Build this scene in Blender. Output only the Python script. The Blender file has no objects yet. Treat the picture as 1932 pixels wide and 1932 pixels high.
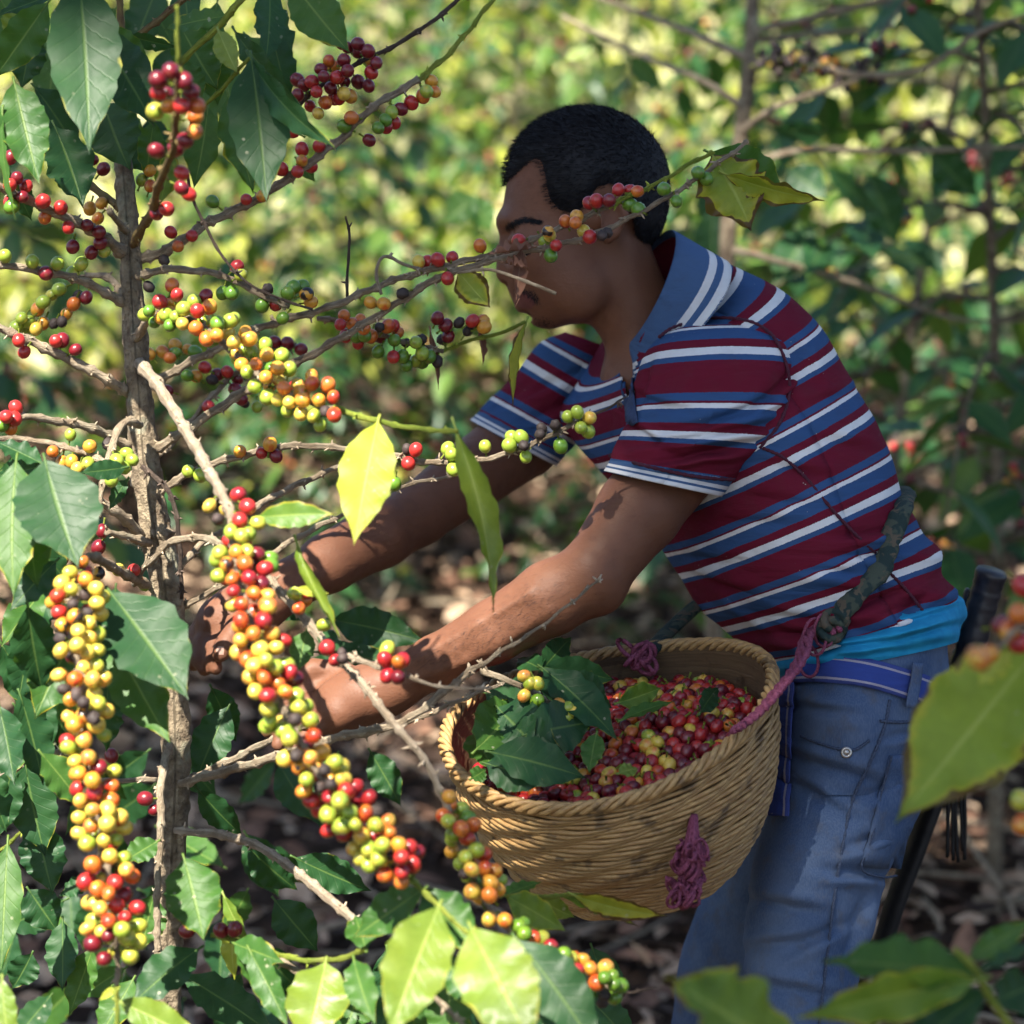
import bpy, math, random
import numpy as np
from mathutils import Vector, Matrix, noise
from mathutils.bvhtree import BVHTree

rnd = random.Random(7)
nrg = np.random.default_rng(11)
SC = bpy.context.scene
COL = SC.collection

# ------------------------------------------------------------------ camera
PITCH = 10.0
CAM = Vector((0.0, 0.0, 1.52))
LENS, SENSOR = 55.0, 24.0
K = SENSOR / LENS
_a = math.radians(PITCH)
FW = Vector((0, math.cos(_a), -math.sin(_a)))
UP = Vector((0, math.sin(_a), math.cos(_a)))
RT = Vector((1, 0, 0))
cd = bpy.data.cameras.new('camera')
cam = bpy.data.objects.new('camera', cd)
COL.objects.link(cam)
cam.location = CAM
cam.rotation_euler = (math.radians(90 - PITCH), 0, 0)
cd.sensor_width = SENSOR
cd.sensor_height = SENSOR
cd.lens = LENS
cd.clip_start = 0.05
cd.clip_end = 400
cd.dof.use_dof = True
cd.dof.focus_distance = 2.27
cd.dof.aperture_fstop = 3.0
cd.dof.aperture_blades = 0
SC.camera = cam

# ------------------------------------------------------------------ world and sun
SUN_TO = Vector((-0.26, -0.52, 0.81)).normalized()      # towards the sun
w = bpy.data.worlds.new('World')
SC.world = w
w.use_nodes = True
nt = w.node_tree
nt.nodes.clear()
sky = nt.nodes.new('ShaderNodeTexSky')
sky.sky_type = 'NISHITA'
sky.sun_disc = False
sky.sun_elevation = math.asin(SUN_TO.z)
sky.sun_rotation = math.atan2(SUN_TO.x, SUN_TO.y)
sky.air_density = 1.0
sky.dust_density = 1.0
bg = nt.nodes.new('ShaderNodeBackground')
bg.inputs['Strength'].default_value = 0.067
wo = nt.nodes.new('ShaderNodeOutputWorld')
nt.links.new(sky.outputs[0], bg.inputs[0])
nt.links.new(bg.outputs[0], wo.inputs[0])
sl = bpy.data.lights.new('sun', 'SUN')
sl.energy = 5.0
sl.angle = math.radians(0.55)
sl.color = (1.0, 0.93, 0.80)
so = bpy.data.objects.new('sun', sl)
COL.objects.link(so)
so.location = (-3, -4, 9)
so.rotation_euler = (-SUN_TO).to_track_quat('-Z', 'Y').to_euler()
SC.view_settings.view_transform = 'Standard'
SC.view_settings.look = 'None'
SC.view_settings.gamma = 1.0
SC.view_settings.exposure = 1.9
SC.render.engine = 'CYCLES'
SC.cycles.use_denoising = True
SC.cycles.max_bounces = 6
SC.cycles.diffuse_bounces = 2
SC.cycles.glossy_bounces = 2
SC.cycles.transmission_bounces = 4
SC.cycles.transparent_max_bounces = 4
SC.cycles.caustics_reflective = False
SC.cycles.caustics_refractive = False
SC.cycles.sample_clamp_indirect = 4.0
SC.cycles.use_adaptive_sampling = True
SC.cycles.adaptive_threshold = 0.02

# ------------------------------------------------------------------ helpers
def P(x, y, d):
    """photo position (1932-px scale) and distance along the view -> world point"""
    return CAM + FW * d + RT * ((x / 1932 - .5) * K * d) + UP * ((.5 - y / 1932) * K * d)

def PXM(d):
    return K * d / 1932

def cam_to_world(v):
    v = np.asarray(v, dtype=float)
    M = np.array([list(RT), list(UP), list(FW)])
    return v @ M + np.array(list(CAM))

def ray_dir(x, y):
    return (FW + RT * ((x / 1932 - .5) * K) + UP * ((.5 - y / 1932) * K)).normalized()

def mesh(name, verts, faces, mat=None, uv=None, smooth=True):
    me = bpy.data.meshes.new(name)
    me.from_pydata([tuple(v) for v in verts], [], [tuple(int(i) for i in f) for f in faces])
    if uv is not None:
        ul = me.uv_layers.new(name='UVMap')
        li = np.zeros(len(me.loops), dtype=np.int32)
        me.loops.foreach_get('vertex_index', li)
        ul.data.foreach_set('uv', np.asarray(uv, dtype=np.float32)[li].ravel())
    if smooth:
        me.polygons.foreach_set('use_smooth', [True] * len(me.polygons))
    if mat is not None:
        me.materials.append(mat)
    me.update()
    return me

def np_mesh(name, V, Q, mat=None, uv=None, smooth=True):
    """fast mesh from numpy arrays (quads or triangles)"""
    me = bpy.data.meshes.new(name)
    n, k = Q.shape
    me.vertices.add(len(V)); me.vertices.foreach_set('co', np.asarray(V, np.float32).ravel())
    me.loops.add(n * k); me.loops.foreach_set('vertex_index', Q.astype(np.int32).ravel())
    me.polygons.add(n); me.polygons.foreach_set('loop_start', np.arange(0, n * k, k, dtype=np.int32))
    me.polygons.foreach_set('loop_total', np.full(n, k, dtype=np.int32))
    if smooth:
        me.polygons.foreach_set('use_smooth', np.ones(n, dtype=bool))
    if uv is not None:
        ul = me.uv_layers.new(name='UVMap')
        ul.data.foreach_set('uv', np.asarray(uv, np.float32)[Q.ravel()].ravel())
    if mat is not None:
        me.materials.append(mat)
    me.update(calc_edges=True)
    me.validate()
    return me

def obj(name, me, parent=None, mw=None):
    o = bpy.data.objects.new(name, me)
    COL.objects.link(o)
    if mw is not None:
        o.matrix_world = mw
    if parent is not None:
        o.parent = parent
        if parent.parent is None:
            o.matrix_parent_inverse = Matrix.Translation(-parent.location) if parent.type == 'EMPTY' and parent.get('_world') else Matrix.Identity(4)
    return o

def thing(name, loc, label, cat, group=None, kind=None):
    """Empty at a thing's base; its parts carry world coordinates"""
    o = bpy.data.objects.new(name, None)
    COL.objects.link(o)
    o.location = loc
    o.empty_display_size = 0.1
    o['_world'] = 1
    tag(o, label, cat, group, kind)
    return o

def tag(o, label=None, cat=None, group=None, kind=None):
    if label: o['label'] = label
    if cat: o['category'] = cat
    if group: o['group'] = group
    if kind: o['kind'] = kind
    return o

def catmull(pts, n):
    """n samples through the rows of pts"""
    p = np.asarray(pts, float)
    m = len(p)
    if m == 2:
        t = np.linspace(0, 1, n)[:, None]
        return p[0] * (1 - t) + p[1] * t
    q = np.vstack([2 * p[0] - p[1], p, 2 * p[-1] - p[-2]])
    t = np.linspace(0, m - 1 - 1e-9, n)
    i = t.astype(int); f = (t - i)[:, None]
    a, b, c, d = q[i], q[i + 1], q[i + 2], q[i + 3]
    return .5 * (2 * b + (c - a) * f + (2 * a - 5 * b + 4 * c - d) * f ** 2 + (3 * b - a - 3 * c + d) * f ** 3)

def tube(pts, rad, seg=8, cap=True, closed=False, rough=0.0, seed=0.0, flat=1.0, flat_dir=None):
    """tube through pts (N,3) with radii; returns verts, faces, uv"""
    p = np.asarray(pts, float); n = len(p)
    r = np.broadcast_to(np.asarray(rad, float), (n,))
    t = np.gradient(p, axis=0)
    if closed:
        t = np.roll(p, -1, 0) - np.roll(p, 1, 0)
    t /= np.linalg.norm(t, axis=1)[:, None] + 1e-12
    ref = np.array([0, 0, 1.0]) if abs(t[0][2]) < .9 else np.array([1.0, 0, 0])
    if flat_dir is not None:
        ref = np.asarray(flat_dir, float)
    N = np.zeros((n, 3))
    x = np.cross(t[0], ref); x /= np.linalg.norm(x)
    for i in range(n):
        if flat_dir is not None:
            x = np.cross(t[i], ref)
        else:
            x = x - t[i] * np.dot(x, t[i])
        x /= np.linalg.norm(x) + 1e-12
        N[i] = x
    B = np.cross(t, N)
    L = np.concatenate([[0], np.cumsum(np.linalg.norm(np.diff(p, axis=0), axis=1))])
    V, UV = [], []
    for i in range(n):
        for j in range(seg):
            a = 2 * math.pi * j / seg
            rr = r[i]
            if rough:
                rr *= 1 + rough * noise.noise(Vector((math.cos(a) * 1.6 + seed, math.sin(a) * 1.6, L[i] / max(r[i], 1e-4) * .35)))
            V.append(p[i] + N[i] * math.cos(a) * rr + B[i] * math.sin(a) * rr * flat)
            UV.append((j / seg, L[i]))
    Fc = []
    m = n if closed else n - 1
    for i in range(m):
        for j in range(seg):
            k = (j + 1) % seg; i2 = (i + 1) % n
            Fc.append((i * seg + j, i * seg + k, i2 * seg + k, i2 * seg + j))
    if cap and not closed:
        Fc.append(tuple(range(seg - 1, -1, -1)))
        Fc.append(tuple((n - 1) * seg + j for j in range(seg)))
    return V, Fc, UV

class MB:
    """collects shapes of ONE part"""
    def __init__(s): s.v, s.f, s.u = [], [], []
    def add(s, V, Fc, UV=None):
        o = len(s.v)
        s.v += [tuple(x) for x in V]
        s.f += [tuple(i + o for i in q) for q in Fc]
        s.u += list(UV) if UV is not None else [(0, 0)] * len(V)
        return s
    def build(s, name, mat, parent=None, smooth=True):
        return obj(name, mesh(name, s.v, s.f, mat, s.u, smooth), parent)

def vn(x, y, z, s=1.0):
    return noise.noise(Vector((x * s, y * s, z * s)))

def rdir(g, n):
    v = g.normal(size=(n, 3)); return v / np.linalg.norm(v, axis=1)[:, None]
# ------------------------------------------------------------------ materials
class NT:
    def __init__(s, name):
        s.m = bpy.data.materials.new(name); s.m.use_nodes = True
        s.t = s.m.node_tree; s.t.nodes.clear()
        s.out = s.n('ShaderNodeOutputMaterial')
        s.b = s.n('ShaderNodeBsdfPrincipled')
        s.l(s.b.outputs[0], s.out.inputs[0])
    def n(s, ty, **kw):
        nd = s.t.nodes.new(ty)
        for k, v in kw.items(): setattr(nd, k, v)
        return nd
    def l(s, a, b): s.t.links.new(a, b)
    def put(s, sock, v):
        if hasattr(v, 'is_linked') or hasattr(v, 'links'): s.l(v, sock)
        elif isinstance(v, (tuple, list)) and len(v) == 3 and sock.type == 'RGBA': sock.default_value = (*v, 1)
        else: sock.default_value = v
    def math(s, op, a, b=None, c=None, clamp=False):
        nd = s.n('ShaderNodeMath', operation=op); nd.use_clamp = clamp
        s.put(nd.inputs[0], a)
        if b is not None: s.put(nd.inputs[1], b)
        if c is not None: s.put(nd.inputs[2], c)
        return nd.outputs[0]
    def mix(s, f, a, b, mode='MIX'):
        nd = s.n('ShaderNodeMix', data_type='RGBA', blend_type=mode)
        s.put(nd.inputs[0], f); s.put(nd.inputs[6], a); s.put(nd.inputs[7], b)
        return nd.outputs[2]
    def noise(s, vec, scale, detail=3, rough=.55, dist=0.0):
        nd = s.n('ShaderNodeTexNoise')
        nd.inputs['Scale'].default_value = scale; nd.inputs['Detail'].default_value = detail
        nd.inputs['Roughness'].default_value = rough; nd.inputs['Distortion'].default_value = dist
        if vec is not None: s.l(vec, nd.inputs['Vector'])
        return nd.outputs[0]
    def step(s, v, lo, hi):
        nd = s.n('ShaderNodeMapRange', interpolation_type='SMOOTHSTEP')
        s.put(nd.inputs[0], v); s.put(nd.inputs[1], lo); s.put(nd.inputs[2], hi)
        return nd.outputs[0]
    def coord(s, which='Object'):
        return s.n('ShaderNodeTexCoord').outputs[which]
    def mapped(s, vec, scale=(1, 1, 1), loc=None):
        nd = s.n('ShaderNodeMapping'); s.l(vec, nd.inputs[0]); nd.inputs['Scale'].default_value = scale
        if loc is not None: s.put(nd.inputs['Location'], loc)
        return nd.outputs[0]
    def rand(s): return s.n('ShaderNodeObjectInfo').outputs['Random']
    def ramp(s, f, stops, interp='LINEAR'):
        nd = s.n('ShaderNodeValToRGB'); cr = nd.color_ramp; cr.interpolation = interp
        while len(cr.elements) > 1: cr.elements.remove(cr.elements[-1])
        cr.elements[0].position = stops[0][0]; cr.elements[0].color = (*stops[0][1], 1)
        for p, c in stops[1:]:
            e = cr.elements.new(p); e.color = (*c, 1)
        s.l(f, nd.inputs[0]); return nd.outputs[0]
    def bump(s, h, strength=.3, dist=.002):
        nd = s.n('ShaderNodeBump'); nd.inputs['Strength'].default_value = strength
        nd.inputs['Distance'].default_value = dist; s.put(nd.inputs['Height'], h)
        s.l(nd.outputs[0], s.b.inputs['Normal']); return nd
    def set(s, col=None, rough=None, spec=None, **kw):
        if col is not None: s.put(s.b.inputs['Base Color'], col)
        if rough is not None: s.put(s.b.inputs['Roughness'], rough)
        if spec is not None: s.b.inputs['Specular IOR Level'].default_value = spec
        for k, v in kw.items(): s.put(s.b.inputs[k.replace('_', ' ')], v)
        return s.m

def leaf_mat(name, base, base2, vein, trans, blight=0.0, tfac=.28, rough=.34, spots=.5, brown=(.07, .025, .012), cheap=False, spec=.36):
    m = NT(name)
    uv = m.coord('UV')
    sp = m.n('ShaderNodeSeparateXYZ'); m.l(uv, sp.inputs[0]); u, v = sp.outputs[0], sp.outputs[1]
    rn = m.rand()
    a = m.math('MULTIPLY', m.math('ABSOLUTE', m.math('SUBTRACT', u, .5)), 2.0)
    t = m.math('SUBTRACT', m.math('MULTIPLY', v, 9.5), m.math('MULTIPLY', m.math('POWER', a, .8), 1.7))
    f = m.math('ABSOLUTE', m.math('SUBTRACT', m.math('FRACT', t), .5))
    lat = m.math('SUBTRACT', 1.0, m.step(f, .0, .09))
    lat = m.math('MULTIPLY', lat, m.step(a, 1.0, .7))
    mid = m.math('SUBTRACT', 1.0, m.step(a, .015, .075))
    oc = m.coord('Object')
    off = m.n('ShaderNodeVectorMath', operation='ADD'); m.l(oc, off.inputs[0])
    cmb = m.n('ShaderNodeCombineXYZ'); m.l(m.math('MULTIPLY', rn, 37.0), cmb.inputs[0]); m.l(m.math('MULTIPLY', rn, 11.0), cmb.inputs[1]); m.l(cmb.outputs[0], off.inputs[1])
    pos = off.outputs[0]
    big = m.noise(pos, 14, 2)
    c = m.mix(m.step(big, .3, .72), base, base2)
    c = m.mix(m.math('MULTIPLY', rn, .45), c, base2)
    if not cheap:
        c = m.mix(m.math('MULTIPLY', lat, .11), c, vein)
        fine = m.noise(pos, 160, 2)
        c = m.mix(m.math('MULTIPLY', m.step(fine, .35, .7), .18), c, tuple(x * .55 for x in base))
    c = m.mix(m.math('MULTIPLY', mid, .75), c, vein)
    if spots and not cheap:
        vo = m.n('ShaderNodeTexVoronoi'); vo.inputs['Scale'].default_value = 95; m.l(pos, vo.inputs['Vector'])
        sm = m.math('MULTIPLY', m.math('LESS_THAN', vo.outputs['Distance'], .16), m.step(m.noise(pos, 22, 2), .54, .66))
        c = m.mix(m.math('MULTIPLY', sm, spots), c, (.42, .40, .28))
    if blight:
        nb = m.noise(pos, 30, 3, .6, .5)
        edge = m.math('ADD', m.math('MULTIPLY', m.math('POWER', a, 2.5), .55), m.math('MULTIPLY', m.math('POWER', v, 4.0), .45))
        bm = m.step(m.math('ADD', m.math('MULTIPLY', nb, .8), m.math('MULTIPLY', edge, .75)), 1.14 - blight * .4, 1.19 - blight * .4)
        hal = m.step(m.math('ADD', m.math('MULTIPLY', nb, .8), m.math('MULTIPLY', edge, .75)), 1.00 - blight * .4, 1.16 - blight * .4)
        c = m.mix(m.math('MULTIPLY', hal, .7), c, (.45, .40, .03))
        c = m.mix(bm, c, brown)
    m.set(c, m.math('ADD', rough + .04, m.math('MULTIPLY', big, .18)), spec)
    if not cheap:
        h = m.math('SUBTRACT', m.math('MULTIPLY', m.noise(pos, 90, 3), .35), m.math('ADD', m.math('MULTIPLY', lat, .3), m.math('MULTIPLY', mid, .5)))
        m.bump(h, .35, .0016)
    tr = m.n('ShaderNodeBsdfTranslucent')
    tc = m.mix(.55, c, trans)
    m.l(tc, tr.inputs['Color'])
    mx = m.n('ShaderNodeMixShader'); mx.inputs[0].default_value = tfac
    m.l(m.b.outputs[0], mx.inputs[1]); m.l(tr.outputs[0], mx.inputs[2]); m.l(mx.outputs[0], m.out.inputs[0])
    return m.m

LM = {
 'deep': leaf_mat('leaf_deep_green', (.012, .050, .019), (.020, .072, .020), (.09, .16, .04), (.13, .28, .015), .22, .26, .36, spec=.30),
 'mid':  leaf_mat('leaf_green', (.026, .088, .016), (.050, .125, .020), (.15, .23, .05), (.22, .40, .025), .42, .28, .36, spec=.30),
 'lime': leaf_mat('leaf_lime', (.10, .18, .022), (.18, .24, .028), (.30, .36, .08), (.42, .54, .04), .5, .30, .30, spec=.45),
 'yel':  leaf_mat('leaf_yellow', (.32, .38, .035), (.42, .44, .05), (.5, .52, .12), (.6, .62, .06), .25, .36),
 'sick': leaf_mat('leaf_blighted', (.16, .25, .02), (.34, .34, .03), (.30, .36, .07), (.5, .52, .03), 1.25, .33),
 'spot': leaf_mat('leaf_spotted', (.05, .14, .018), (.16, .24, .02), (.26, .34, .06), (.35, .48, .03), .85, .3),
 'limespot': leaf_mat('leaf_lime_spotted', (.16, .27, .02), (.25, .34, .026), (.34, .42, .08), (.48, .62, .03), .95, .42),
 'dry':  leaf_mat('leaf_dry', (.13, .06, .038), (.25, .125, .085), (.30, .18, .12), (.25, .12, .07), 0, .15, .7, 0),
}
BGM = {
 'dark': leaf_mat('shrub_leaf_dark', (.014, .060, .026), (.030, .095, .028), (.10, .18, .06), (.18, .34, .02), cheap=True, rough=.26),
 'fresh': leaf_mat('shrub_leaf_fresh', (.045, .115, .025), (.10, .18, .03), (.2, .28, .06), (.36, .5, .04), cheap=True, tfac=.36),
 'sun_tone': leaf_mat('shrub_leaf_sun_tone', (.26, .31, .045), (.42, .43, .08), (.44, .46, .11), (.66, .67, .11), cheap=True, tfac=.4),  # leaves in sun: the bright sunlight is put into their colour
}

def cherry_mat(name, c1, c2, lo, hi, rough=.25, nav=(.12, .06, .03), blk=0.0, wr=0.0):
    m = NT(name)
    oc = m.coord('Object'); rn = m.rand()
    cmb = m.n('ShaderNodeCombineXYZ'); m.l(m.math('MULTIPLY', rn, 53.0), cmb.inputs[0]); m.l(m.math('MULTIPLY', rn, 29.0), cmb.inputs[2])
    ad = m.n('ShaderNodeVectorMath', operation='ADD'); m.l(oc, ad.inputs[0]); m.l(cmb.outputs[0], ad.inputs[1])
    pos = ad.outputs[0]
    n1 = m.noise(pos, 75, 2)
    c = m.mix(m.step(m.math('ADD', n1, m.math('MULTIPLY', m.math('SUBTRACT', rn, .5), .22)), lo, hi), c1, c2)
    fl = m.noise(pos, 420, 2)
    c = m.mix(m.math('MULTIPLY', m.step(fl, .62, .72), .22), c, tuple(min(1, x * 1.5 + .03) for x in c1))
    if blk:
        c = m.mix(m.step(m.noise(pos, 95, 1), .60 - blk * .1, .64 - blk * .1), c, (.016, .011, .011))
    sp = m.n('ShaderNodeSeparateXYZ'); m.l(m.coord('UV'), sp.inputs[0])
    c = m.mix(m.math('MULTIPLY', m.step(sp.outputs[0], 1.055, 1.085), .6), c, nav)
    m.set(c, m.math('ADD', rough, m.math('MULTIPLY', fl, .12)), .5)
    m.b.inputs['Coat Weight'].default_value = .15 if wr == 0 else 0
    m.b.inputs['Coat Roughness'].default_value = .2
    m.bump(m.noise(pos, 260 if wr == 0 else 330, 2), .08 + wr, .001)
    return m.m

CM = {
 'G': cherry_mat('cherry_green', (.085, .19, .018), (.15, .26, .02), .4, .7),
 'L': cherry_mat('cherry_lime', (.24, .33, .035), (.46, .40, .05), .42, .68),
 'Y': cherry_mat('cherry_yellow', (.56, .42, .06), (.54, .20, .04), .46, .70),
 'V': cherry_mat('cherry_yellow_blush', (.58, .40, .06), (.52, .13, .03), .44, .64),
 'O': cherry_mat('cherry_orange', (.54, .26, .03), (.46, .09, .015), .42, .62),
 'E': cherry_mat('cherry_orange_red', (.50, .14, .02), (.38, .03, .012), .4, .62),
 'R': cherry_mat('cherry_red', (.38, .022, .018), (.22, .010, .018), .4, .66),
 'D': cherry_mat('cherry_dark_red', (.15, .008, .014), (.085, .006, .014), .4, .7),
 'K': cherry_mat('cherry_dried', (.030, .020, .018), (.055, .034, .03), .45, .7, .62, (.02, .015, .012), 0, .6),
 'T': cherry_mat('cherry_orange_scorched', (.54, .27, .03), (.46, .12, .015), .45, .62, blk=1.0),
}

def bark_mat(name, c1, c2, c3, lich=.3, sc=1.0):
    m = NT(name); oc = m.coord('Object'); uv = m.coord('UV')
    st = m.mapped(uv, (6, 55, 1))
    n1 = m.noise(oc, 60 * sc, 4, .6); n2 = m.noise(st, 3.0 * sc, 4, .65); n3 = m.noise(oc, 22 * sc, 3, .6)
    c = m.mix(m.step(n1, .3, .72), c1, c2)
    c = m.mix(m.math('MULTIPLY', m.step(n2, .5, .72), .6), c, c3)
    c = m.mix(m.math('MULTIPLY', m.step(n3, .56, .7), lich), c, (.30, .32, .24))
    m.set(c, .8, .25)
    m.bump(m.math('ADD', m.math('MULTIPLY', n1, .6), n2), .9, .006)
    return m.m

BARK = bark_mat('bark_trunk', (.105, .076, .052), (.29, .235, .16), (.032, .022, .016), .5)
TWIG = bark_mat('bark_branch', (.24, .18, .12), (.42, .345, .25), (.085, .055, .04), .3)
PALE = bark_mat('bark_pale_branch', (.28, .215, .15), (.44, .36, .27), (.11, .075, .05), .2)
DARKT = bark_mat('bark_dark_twig', (.07, .05, .04), (.13, .095, .075), (.03, .022, .02), .1)
GSTEM = bark_mat('green_stem', (.19, .26, .03), (.30, .34, .05), (.10, .14, .02), .1)
PSTEM = bark_mat('young_brown_stem', (.16, .10, .05), (.22, .17, .06), (.08, .05, .03), .1)

def simple(name, c1, c2, sc=40, rough=.7, bump=.2, spec=.3, detail=4, dist=.002):
    m = NT(name); oc = m.coord('Object'); n = m.noise(oc, sc, detail)
    m.set(m.mix(m.step(n, .3, .7), c1, c2), rough, spec); m.bump(n, bump, dist); return m.m

def skin_mat():
    m = NT('skin'); oc = m.coord('Object')
    n1 = m.noise(oc, 14, 3); n2 = m.noise(oc, 420, 2); n3 = m.noise(oc, 90, 3)
    c = m.mix(m.step(n1, .3, .7), (.118, .050, .028), (.152, .066, .038))
    c = m.mix(m.math('MULTIPLY', m.step(n3, .52, .7), .3), c, (.095, .038, .024))
    m.set(c, m.math('ADD', .46, m.math('MULTIPLY', n3, .22)), .26)
    m.b.inputs['Subsurface Weight'].default_value = .08
    m.b.inputs['Subsurface Radius'].default_value = (.01, .004, .002)
    m.b.inputs['Subsurface Scale'].default_value = .4
    wr = m.noise(m.mapped(oc, (60, 60, 190)), 1.0, 3, .6)
    m.bump(m.math('ADD', m.math('ADD', m.math('MULTIPLY', n2, .4), m.math('MULTIPLY', n3, .7)), m.math('MULTIPLY', wr, .7)), .35, .002)
    return m.m
SKIN = skin_mat()
HAIR = simple('black_hair', (.004, .004, .006), (.009, .009, .012), 300, .6, .3, .22)
LIP = simple('lip_skin', (.11, .036, .034), (.13, .045, .042), 120, .4, .2)
NAIL = simple('fingernail', (.32, .2, .16), (.36, .24, .2), 120, .35, .1)

MAROON, BLUE, WHITE = (.120, .010, .025), (.032, .075, .180), (.60, .60, .61)
BLUE2 = (.055, .105, .215)
def stripe_mat(name, stops, freq=1.0, base=None):
    m = NT(name); uv = m.coord('UV'); oc = m.coord('Object')
    sp = m.n('ShaderNodeSeparateXYZ'); m.l(uv, sp.inputs[0])
    wob = m.math('MULTIPLY', m.math('SUBTRACT', m.noise(oc, 9, 2), .5), .03)
    ed = m.math('MULTIPLY', m.math('SUBTRACT', m.noise(oc, 900, 1), .5), .018)
    t = m.math('FRACT', m.math('ADD', m.math('ADD', sp.outputs[1], wob), ed))
    c = m.ramp(t, stops, 'CONSTANT')
    dirt = m.noise(oc, 30, 4, .65)
    c = m.mix(m.math('MULTIPLY', m.step(dirt, .45, .8), .16), c, (.055, .035, .03))
    vo = m.n('ShaderNodeTexVoronoi'); vo.inputs['Scale'].default_value = 120; m.l(oc, vo.inputs['Vector'])
    lint = m.math('MULTIPLY', m.math('LESS_THAN', vo.outputs['Distance'], .07), m.step(m.noise(oc, 40, 2), .6, .64))
    c = m.mix(m.math('MULTIPLY', lint, .5), c, (.5, .5, .45))
    m.set(c, .92, .08)
    wv = m.noise(m.mapped(oc, (1, 1, 1)), 1500, 1)
    cr = m.noise(oc, 26, 3, .6)
    rot = m.n('ShaderNodeMapping'); m.l(oc, rot.inputs[0]); rot.inputs['Rotation'].default_value = (0, .75, .2); rot.inputs['Scale'].default_value = (7, 14, 44)
    fo = m.noise(rot.outputs[0], 1.0, 3, .55, .6)
    m.bump(m.math('ADD', m.math('ADD', m.math('MULTIPLY', wv, .12), m.math('MULTIPLY', cr, .5)), m.math('MULTIPLY', fo, 1.6)), .55, .008)
    return m.m
SHIRT = stripe_mat('striped_jersey', [(0, WHITE), (.095, BLUE), (.165, MAROON), (.525, BLUE), (.625, MAROON), (.652, WHITE), (.71, BLUE), (.89, MAROON)])
CUFF = stripe_mat('striped_cuff', [(0, BLUE2), (.40, WHITE), (.60, BLUE2), (.74, WHITE)])
COLLAR = stripe_mat('striped_collar', [(0, BLUE2), (.70, WHITE), (.80, BLUE2), (.89, WHITE)])
SEAM = simple('overlock_thread', (.045, .008, .02), (.08, .018, .034), 700, .9, .5)
TAPE = simple('white_tape', (.42, .40, .34), (.50, .47, .40), 300, .85, .3)
CYAN = simple('cyan_cotton', (.010, .19, .37), (.016, .25, .44), 50, .85, .3, .2)

def denim():
    m = NT('denim'); uv = m.coord('UV'); oc = m.coord('Object')
    tw = m.noise(m.mapped(oc, (900, 900, 160)), 1.0, 1)
    lg = m.noise(oc, 9, 3, .6); md = m.noise(oc, 45, 4, .6)
    c = m.mix(m.step(lg, .3, .7), (.036, .067, .142), (.092, .132, .215))
    c = m.mix(m.math('MULTIPLY', m.step(tw, .4, .62), .20), c, (.15, .19, .28))
    c = m.mix(m.math('MULTIPLY', m.step(md, .50, .74), .55), c, (.085, .085, .090))
    m.set(c, .9, .15)
    m.bump(m.math('ADD', m.math('MULTIPLY', tw, .3), md), .4, .003)
    return m.m
DENIM = denim()
DSEAM = simple('denim_seam', (.030, .045, .085), (.06, .08, .13), 500, .9, .5)
STITCH = simple('seam_thread', (.13, .10, .075), (.17, .13, .10), 500, .9, .3)
METAL = NT('rivet_metal').set((.42, .40, .38), .38, .5, Metallic=.9)
WEB = stripe_mat('web_belt', [(0, (.045, .065, .22)), (.13, (.30, .28, .34)), (.21, (.035, .06, .24)), (.80, (.30, .28, .34)), (.88, (.045, .065, .22))])
ROPE = simple('pink_rope', (.15, .035, .065), (.26, .08, .13), 500, .95, .8, .1)
CAMO = None
def camo():
    m = NT('camo_cloth'); oc = m.coord('Object')
    n1 = m.noise(oc, 60, 2); n2 = m.noise(oc, 85, 2, .5, .4); n3 = m.noise(oc, 700, 1)
    c = m.mix(m.step(n1, .48, .54), (.020, .035, .034), (.05, .062, .048))
    c = m.mix(m.step(n2, .57, .62), c, (.085, .07, .052))
    m.set(c, .9, .15); m.bump(m.math('ADD', n3, n1), .4, .002); return m.m
CAMO = camo()
BLACKP = simple('black_handle', (.010, .010, .013), (.022, .022, .028), 90, .42, .3, .45)
LEATHER = simple('black_sheath', (.006, .006, .007), (.014, .013, .013), 70, .6, .3)

def cane(name, c1, c2, c3):
    m = NT(name); uv = m.coord('UV'); oc = m.coord('Object'); rn = m.rand()
    st = m.mapped(uv, (3, 90, 1)); n2 = m.noise(st, 1.2, 3, .6); n1 = m.noise(oc, 34, 3, .6)
    c = m.mix(m.step(n2, .3, .7), c1, c2)
    c = m.mix(m.math('MULTIPLY', rn, .35), c, c1)
    c = m.mix(m.math('MULTIPLY', m.step(n1, .56, .68), .7), c, c3)
    m.set(c, .5, .4); m.bump(n2, .4, .0015); return m.m
CANE = cane('basket_cane', (.26, .145, .055), (.45, .29, .118), (.045, .027, .016))
CANE_SHADED = cane('basket_cane_shaded', (.09, .055, .03), (.15, .095, .05), (.04, .025, .015))  # inner wall cane, darkened for the shade in the weave gaps

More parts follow.
